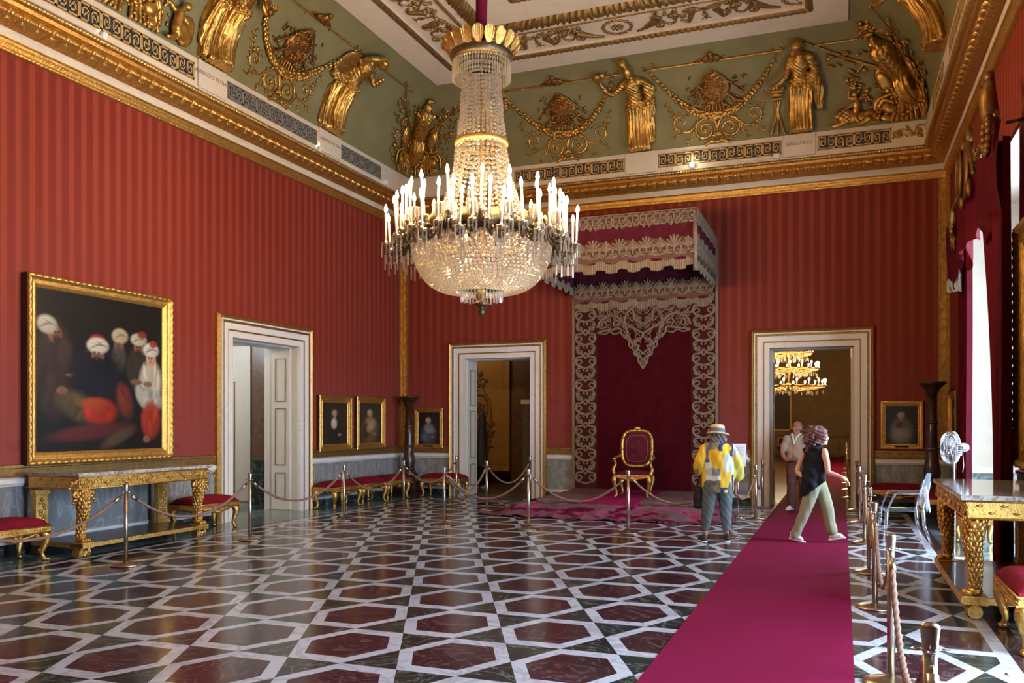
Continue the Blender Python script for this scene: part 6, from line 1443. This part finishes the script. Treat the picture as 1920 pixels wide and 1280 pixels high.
# ---- woman in straw hat, seen from behind, looking at the throne (local x to the right, y away from us)
def woman_hat():
    t = thing('person', 'woman in a straw hat and yellow patterned shirt seen from behind, holding a bag', 'person', (-1.62, 12.2, 0), .35)
    sh = .0
    items = [chain([(-.06, 0, .92), (-.06, 0, 1.1), (-.07, -.01, 1.28)], [.085, .085, .085]), chain([(.06, 0, .92), (.06, 0, 1.1), (.07, -.01, 1.28)], [.085, .085, .085]), chain([(0, -.01, 1.33), (0, .0, 1.42)], [.07, .052])]+head_items((.0, .02, 1.50), (0.05, 1, 0))
    # left arm bent with the bag straps, right arm hanging
    items += [chain([(-.19, -.01, 1.3), (-.25, -.03, 1.1), (-.23, .08, .98), (-.21, .14, .93)], [.055, .046, .036, .027])]+hand_items((-.205, .15, .92), (.1, .35, -.9), (0, 1, .3), (.9, .2, 0), .7)
    items += [chain([(.19, -.01, 1.3), (.26, .0, 1.1), (.275, .02, .92), (.255, .04, .8)], [.055, .046, .036, .027])]+hand_items((.255, .045, .79), (-.1, .12, -1), (-1, 0, 0), (0, 1, -.2), .35)
    for sx, fx, fy in ((-1, -.19, -.02), (1, .13, .03)): items.append(chain([(sx*.09, 0, .88), ((sx*.095+fx)/2, .01, .5), (fx*.95, fy, .16), (fx, fy, .07)], [.085, .062, .04, .036]))
    obj('body', blob(items, .0075, 2), SKIN2, t)
    # trousers, a little baggy, cut above the ankle
    tr = [chain([(-.06, 0, .88), (.06, 0, .88)], [.135, .135]), chain([(-.1, 0, .84), (-.125, .0, .62), (-.15, -.01, .42), (-.178, -.015, .2)], [.12, .1, .082, .06]), chain([(.1, 0, .84), (.105, .01, .62), (.115, .02, .42), (.124, .02, .2)], [.12, .1, .084, .062])]
    bm = blob(tr, .012, 2, lambda c, n: c+n*(.0025*sin(c.z*30+c.x*40+c.y*20)+.0015*sin(c.z*70-c.x*60)))
    bmesh.ops.bisect_plane(bm, geom=bm.verts[:]+bm.edges[:]+bm.faces[:], plane_co=(0, 0, .165), plane_no=(0, 0, -1), clear_outer=True)
    o = obj('trousers', bm, CLOTH, t, recalc=False); rn = random.Random(1)
    ga, gb, gc_ = lin(92, 98, 94), lin(112, 126, 130), lin(80, 82, 74)
    paint(o.data, lambda c: [p*(1-q)+r*q for p, r, q in zip(gb if c.x > .02 else gc_, ga, [.5+.5*sin(c.z*60+c.x*80)]*3)])
    # loose printed shirt with elbow sleeves
    ss = [chain([(0, 0, .78), (0, 0, .95), (0, -.01, 1.15), (0, -.01, 1.3)], [.185, .19, .175, .15]), chain([(-.1, 0, .74), (-.1, 0, 1.0), (-.11, -.01, 1.26)], [.12, .14, .11]), chain([(.1, 0, .74), (.1, 0, 1.0), (.11, -.01, 1.26)], [.12, .14, .11]), ('e', (0, -.01, 1.35), (.17, .09, .06)),
          chain([(-.16, -.01, 1.31), (-.25, -.03, 1.13), (-.265, .02, 1.0)], [.085, .088, .072]), chain([(.16, -.01, 1.31), (.26, .0, 1.12), (.3, .02, .92)], [.085, .085, .075])]
    def wr(c, n): return c+n*(.004*sin(c.z*24+c.x*45)+.003*sin(c.x*75-c.z*23))
    bm = blob(ss, .012, 3, wr)
    for v in bm.verts:      # flatten front to back, straight hem
        if abs(v.co.x) < .22: v.co.y *= .85
    bmesh.ops.bisect_plane(bm, geom=bm.verts[:]+bm.edges[:]+bm.faces[:], plane_co=(0, 0, .70), plane_no=(0, 0, -1), clear_outer=True)
    o = obj('shirt', bm, CLOTH, t, recalc=False)
    Y, Y2, G, Wt, B, OL = lin(226, 178, 40), lin(214, 162, 40), lin(126, 122, 118), lin(206, 202, 190), lin(52, 62, 104), lin(132, 122, 86)
    def shirtcol(c):
        x, z = c.x, c.z; s = sin(z*21+x*13)*.02
        if x < -.19: return Y2 if z > 1.02 else (Y if x > -.28 else OL)
        if x > .2: return lin(214, 196, 96) if z < 1.22 else Wt
        if (abs(sqrt((x-.10)**2+(z-1.31)**2)-.095) < .026 and z > 1.27) or (abs(x-.165) < .02 and 1.2 < z < 1.29): return B
        if abs(sqrt((x+.02)**2+((z-1.2)*.75)**2)-.155) < .022 and x < -.1 and z > 1.12: return lin(84, 84, 92)
        if z > 1.28+s: return OL if x < .01 else Y
        if x < .0:
            if z > 1.02+s: return Y2 if x > -.12+s else (Wt if z < 1.14 else Y)
            if z > .94: return G if x > -.11 else lin(180, 172, 140)
            if z > .87: return Wt
            return lin(96, 94, 96) if sqrt((x+.1)**2+((z-.83)*1.4)**2) < .06 else OL
        if z > 1.24: return Y
        if z > .98: return Wt if x > .1+s else (lin(170, 164, 150) if x > .06 else lin(208, 160, 60))
        if x > .15: return B if z < .95 and x > .17 else Wt
        if z < .77: return Y if sqrt((x-.09)**2+(z-.71)**2) < .035 else B
        return Y2
    paint(o.data, shirtcol)
    bm = blob([('e', (0, .0, 1.50), (.1, .098, .09)), ('e', (-.06, -.045, 1.42), (.055, .05, .055)), ('e', (.06, -.045, 1.42), (.055, .05, .055)), ('e', (0, -.06, 1.41), (.06, .045, .055)), ('e', (.09, -.01, 1.42), (.03, .05, .05)), ('e', (-.09, -.01, 1.42), (.03, .05, .05))], .009, 1, lambda c, n: c+n*.007*sin(c.x*120+c.z*70))
    obj('hair', bm, pmat('grey_brown_hair', lin(104, 88, 84), .6, 0, .35, 40), t)
    hat = nb(); lathe(hat, [(.158, 1.505), (.162, 1.512), (.13, 1.525), (.098, 1.535), (.098, 1.56), (.094, 1.625), (.082, 1.64), (.02, 1.645)], (0, .015, 0), 40, 0, 1.0, 1.05); lathe(hat, [(.155, 1.503), (.1, 1.52), (.02, 1.52)], (0, .015, 0), 40, 0, 1, 1.05)
    for v in hat.verts: v.co.z += -.10*v.co.x-.12*(v.co.y-.015)*(1 if v.co.z < 1.53 else .7)
    ho = obj('straw_hat', hat, pmat('straw', lin(222, 186, 146), .7, 0, .12, 60, .3, 200), t)
    bm = nb(); lathe(bm, [(.1005, 1.533), (.1005, 1.585), (.098, 1.59)], (0, .015, 0), 40, 0, 1, 1.05, ring=True)
    for v in bm.verts: v.co.z += -.10*v.co.x-.085*(v.co.y-.015)
    obj('hat_band', bm, pmat('slate_ribbon', lin(92, 98, 108), .7), ho)
    for nm, hx, hy, tx, ty in (('l', -.195, -.08, -.235, .15), ('r', .125, -.04, .15, .2)):
        bm = nb(); shoe(bm, (hx, hy, 0), (tx, ty, 0)); obj('shoe', bm, [pmat('black_trainer', lin(34, 32, 40), .6), pmat('white_sole', lin(220, 216, 206), .5)], t)
    return t
woman_hat()
bag = thing('shoulder_bag', 'black shoulder bag held at the side of the woman in the straw hat', 'bag', (-1.89, 12.22, 0))
bm = blob([('e', (0, 0, .60), (.075, .12, .15)), ('e', (0, .0, .50), (.08, .13, .05)), ('e', (0, 0, .7), (.06, .11, .07))], .012, 3); obj('pouch', bm, BLACK, bag)
for m in (-1, 1):
    bm = nb(); tube(bm, bez([(m*.03, -.07, .72), (m*.025+.02, -.02, .86), (.05+m*.01, .03, .94), (m*.025+.02, .06, .86), (m*.03, .08, .72)], 6), .008, 6); obj('strap', bm, BLACK, bag)
# ---- woman walking to the right across the runner
def woman_walk():
    t = thing('person', 'woman in a black sleeveless top and khaki trousers striding across the red runner', 'person', (-.35, 12.55, 0), .0)
    f = (.93, .2, 0)
    it = [chain([(-.03, .03, .93), (-.03, .03, 1.1), (-.04, .05, 1.26)], [.09, .085, .085]), chain([(.03, -.03, .93), (.03, -.03, 1.1), (.04, -.05, 1.26)], [.09, .085, .085]), chain([(.0, 0, 1.30), (.035, .0, 1.40)], [.062, .05])]+head_items((.07, .0, 1.475), f)
    # near arm (right-hand in the picture) bent forward, far arm back
    it += [chain([(.12, -.12, 1.275), (.155, -.15, 1.13), (.175, -.15, 1.00), (.25, -.16, .965), (.325, -.17, .94)], [.05, .042, .037, .034, .024])]+hand_items((.335, -.17, .935), (.8, 0, -.55), (.5, 0, .8), (0, -1, 0), .45)
    it += [chain([(-.12, .12, 1.27), (-.2, .14, 1.1), (-.235, .12, .98), (-.17, .02, .93), (-.14, -.02, .92)], [.05, .042, .038, .032, .025])]+hand_items((-.135, -.03, .92), (.75, -.4, -.3), (0, 0, 1), (.2, -.9, 0), .4)
    it += [chain([(-.04, -.05, .86), (-.12, -.03, .5), (-.26, -.02, .16), (-.285, -.02, .08)], [.08, .06, .04, .034]), chain([(.04, .05, .86), (.13, .04, .5), (.2, .05, .22), (.235, .05, .125)], [.08, .06, .042, .034])]
    obj('body', blob(it, .0075, 2), SKIN, t); face_details(t, (.07, .0, 1.475), f, pmat('brown_brow', lin(60, 40, 34), .7), pmat('lips', lin(160, 84, 78), .5))
    tr = [chain([(-.04, -.02, .85), (.04, .02, .85)], [.1, .1]), chain([(-.02, -.05, .84), (-.07, -.045, .64), (-.13, -.03, .44), (-.215, -.02, .22), (-.262, -.02, .1)], [.104, .096, .08, .068, .068]), chain([(.04, .05, .84), (.11, .045, .64), (.165, .045, .47), (.19, .05, .3), (.222, .05, .18)], [.104, .098, .084, .074, .074])]
    bm = blob(tr, .012, 2, lambda c, n: c+n*(.0025*sin(c.z*14+c.x*60+c.y*25)+.0015*sin(c.z*50-c.x*40)))
    bmesh.ops.bisect_plane(bm, geom=bm.verts[:]+bm.edges[:]+bm.faces[:], plane_co=(0, 0, .06), plane_no=(0, 0, -1), clear_outer=True)
    obj('trousers', bm, pmat('khaki_cloth', lin(150, 146, 118), .85, 0, .12, 10, .1, 120, .2), t)
    tp = [chain([(-.02, 0, .78), (-.01, 0, .98), (.0, 0, 1.14), (0, 0, 1.27)], [.155, .145, .135, .13]), chain([(-.1, .0, .66), (-.08, .03, .9), (-.06, .07, 1.25)], [.105, .105, .085]), chain([(.07, -.06, .84), (.06, -.06, 1.0), (.06, -.07, 1.25)], [.085, .09, .085]), ('e', (0, 0, 1.315), (.125, .15, .05)), ('e', (.11, -.11, 1.28), (.055, .05, .055)), ('e', (-.11, .11, 1.28), (.055, .05, .055)), chain([(-.03, -.08, 1.0), (-.05, -.09, .84), (-.08, -.07, .66)], [.1, .1, .08])]
    bm = blob(tp, .012, 3, lambda c, n: c+n*(.006*sin(c.z*34+c.x*30)))
    for v in bm.verts: v.co.x += .05*max(0, .95-v.co.z)*0
    bmesh.ops.bisect_plane(bm, geom=bm.verts[:]+bm.edges[:]+bm.faces[:], plane_co=(.1, 0, .84), plane_no=(.8, 0, -1), clear_outer=True)
    obj('top', bm, pmat('black_blue_cloth', lin(20, 20, 27), .75, 0, .3, 8, .1, 100, .25), t)
    rn = random.Random(17)
    hb = [('e', (.035, 0, 1.525), (.125, .115, .11)), ('e', (.1, -.075, 1.46), (.055, .04, .075)), ('e', (-.03, 0, 1.45), (.1, .1, .1)), ('e', (-.05, .0, 1.37), (.09, .085, .09)), ('e', (-.08, -.04, 1.30), (.05, .05, .07)), ('e', (.06, -.07, 1.44), (.06, .04, .09)), ('e', (.09, -.06, 1.52), (.065, .05, .055)), ('e', (.1, .05, 1.53), (.06, .05, .045))]
    for k in range(80):
        a, b = rn.uniform(0, 2*pi), rn.uniform(-.5, 1.3); p = Vector((.02+.14*cos(a)*cos(b)-.012, .125*sin(a)*cos(b), 1.465+.14*sin(b)))
        if p.x > .12 and p.z < 1.49: continue
        q = p+Vector((rn.uniform(-.07, .03), rn.uniform(-.04, .04), rn.uniform(-.08, .04))); hb.append(('c', [p, (p+q)/2+Vector((rn.uniform(-.02, .02), rn.uniform(-.02, .02), .01)), q], [.018, .02, .01]))
    obj('hair', blob(hb, .008, 1, lambda c, n: c+n*.006*sin(c.z*140+c.x*60)), pmat('auburn_hair', lin(104, 66, 66), .6, 0, .35, 30), t)
    wt = pmat('white_trainer', lin(216, 206, 200), .6); dk = pmat('dark_trim', lin(70, 50, 54), .6)
    bm = nb(); shoe(bm, (-.33, -.02, .045), (-.13, -.05, 0), .06, .04); obj('shoe', bm, [wt, wt], t)
    bm = nb(); shoe(bm, (.185, .05, .035), (.385, .04, .085), .06, .04); obj('shoe', bm, [wt, wt], t)
    return t
woman_walk()
# ---- man in a pale polo shirt coming through the doorway behind her
def man():
    t = thing('person', 'bald man in a pale open-necked polo shirt standing in the right-hand doorway', 'person', (-.80, 17.25, 0), 0)
    f = (-.62, -.78, 0); c = (0, 0, 1.585)
    it = [chain([(-.06, 0, .95), (-.07, 0, 1.32)], [.09, .09]), chain([(.06, 0, .95), (.07, 0, 1.32)], [.09, .09]), chain([(0, 0, 1.38), (-.01, -.01, 1.5)], [.068, .058])]+head_items(c, f, 1.04)
    it += [chain([(-.21, -.02, 1.36), (-.27, -.03, 1.12), (-.2, -.14, .98), (-.1, -.2, .98)], [.056, .046, .04, .028])]+hand_items((-.09, -.205, .98), (.8, -.4, .1), (0, 0, 1), (0, -.6, .6), .5)
    it += [chain([(.21, -.02, 1.36), (.27, -.02, 1.12), (.26, -.05, .92), (.25, -.06, .84)], [.056, .046, .038, .028])]+hand_items((.25, -.065, .83), (0, -.1, -1), (1, 0, 0), (0, -1, 0), .4)
    for sx in (-1, 1): it.append(chain([(sx*.09, 0, .9), (sx*.1, -.01, .5), (sx*.11, 0, .08)], [.09, .065, .04]))
    obj('body', blob(it, .008, 2), SKIN2, t); face_details(t, c, f, pmat('grey_brow', lin(110, 96, 90), .7), pmat('lips', lin(160, 84, 78), .5), 1.04)
    ss = [chain([(0, 0, .92), (0, -.01, 1.1), (0, 0, 1.34)], [.135, .14, .13]), chain([(-.09, 0, .92), (-.1, 0, 1.3)], [.105, .105]), chain([(.09, 0, .92), (.1, 0, 1.3)], [.105, .105]), ('e', (0, 0, 1.4), (.18, .1, .06)), chain([(-.18, -.02, 1.37), (-.255, -.03, 1.16)], [.078, .074]), chain([(.18, -.02, 1.37), (.255, -.02, 1.16)], [.078, .074])]
    bm = blob(ss, .013, 3, lambda c, n: c+n*.005*sin(c.z*32+c.x*24)); obj('polo_shirt', bm, pmat('pale_pink_cotton', lin(170, 144, 124), .85, 0, .06, 8), t)
    bm = nb()
    for m in (-1, 1): tube(bm, [(m*.07+.01, .05, 1.475), (m*.078-.02, -.05, 1.465), (m*.03-.045, -.115, 1.39), (-.05, -.165, 1.27)], [.02, .022, .022, .01], 8, True, (1, .5))
    obj('collar', bm, pmat('white_cotton', lin(226, 218, 210), .8), t)
    tr = [chain([(-.06, 0, .9), (.06, 0, .9)], [.14, .14]), chain([(-.1, 0, .86), (-.105, -.01, .5), (-.11, 0, .1)], [.12, .09, .075]), chain([(.1, 0, .86), (.105, -.01, .5), (.11, 0, .1)], [.12, .09, .075])]
    obj('trousers', blob(tr, .013, 2, lambda c, n: c+n*.005*sin(c.z*40)), pmat('brown_cloth', lin(92, 56, 48), .85), t)
    wt = pmat('white_trainer', lin(216, 206, 200), .6)
    for sx in (-1, 1):
        bm = nb(); shoe(bm, (sx*.12+.03, .07, .0), (sx*.13-.06, -.2, 0)); obj('shoe', bm, [wt, wt], t)
    bm = blob([('e', (.015, .02, 1.56), (.088, .1, .05)), ('e', (.06, -.02, 1.57), (.03, .04, .045)), ('e', (-.05, .07, 1.57), (.035, .03, .045))], .01, 2)
    obj('hair', bm, pmat('short_grey_hair', lin(150, 128, 116), .7), t)
    return t
man()
# ---------------------------------------------------------------- camera, light, exposure
cd = bpy.data.cameras.new('camera'); cam = bpy.data.objects.new('camera', cd); COL.objects.link(cam)
cam.location = (0, 0, 1.65); cam.rotation_euler = (radians(90), 0, .3681)
cd.sensor_width = 36; cd.lens = 36*1605/1920; cd.shift_y = (794.5-640)/1920; cd.clip_start = .05; cd.clip_end = 200
SC.camera = cam
w = bpy.data.worlds.new('daylight'); SC.world = w; w.use_nodes = True; t = w.node_tree
bg = t.nodes['Background']; bg.inputs['Color'].default_value = (.54, .75, 1., 1); bg.inputs['Strength'].default_value = 18
def lamp(name, kind, loc, energy, col, size=.1, aim=None, spot=None):
    L = bpy.data.lights.new(name, kind); L.energy = energy; L.color = col
    if kind in ('POINT', 'SPOT'): L.shadow_soft_size = size
    if kind == 'SPOT': L.spot_size = spot or radians(110); L.spot_blend = .8
    o = bpy.data.objects.new(name, L); COL.objects.link(o); o.location = loc
    if aim is not None: o.rotation_euler = (Vector(aim)-Vector(loc)).to_track_quat('-Z', 'Y').to_euler()
    return o
SC.view_settings.view_transform = 'Standard'; SC.view_settings.look = 'None'; SC.view_settings.exposure = 0.88; SC.view_settings.gamma = 1; SC.view_settings.use_curve_mapping = False
SC.cycles.use_denoising = True; SC.cycles.max_bounces = 7; SC.cycles.diffuse_bounces = 4; SC.cycles.glossy_bounces = 3; SC.cycles.transmission_bounces = 3; SC.cycles.transparent_max_bounces = 14
SC.cycles.caustics_reflective = False; SC.cycles.caustics_refractive = False; SC.cycles.sample_clamp_indirect = 6
lamp('ochre_room_fill', 'POINT', (-9.6, 20.4, 4.2), 28, (1., .78, .5), .3)  # added warm point light to brighten the ochre room, no fixture modelled
lamp('lobby_fill', 'POINT', (-12.4, 12.6, 3.6), 110, (.8, .9, 1.), .5)  # added unseen cool point light, stands in for daylight in the lobby
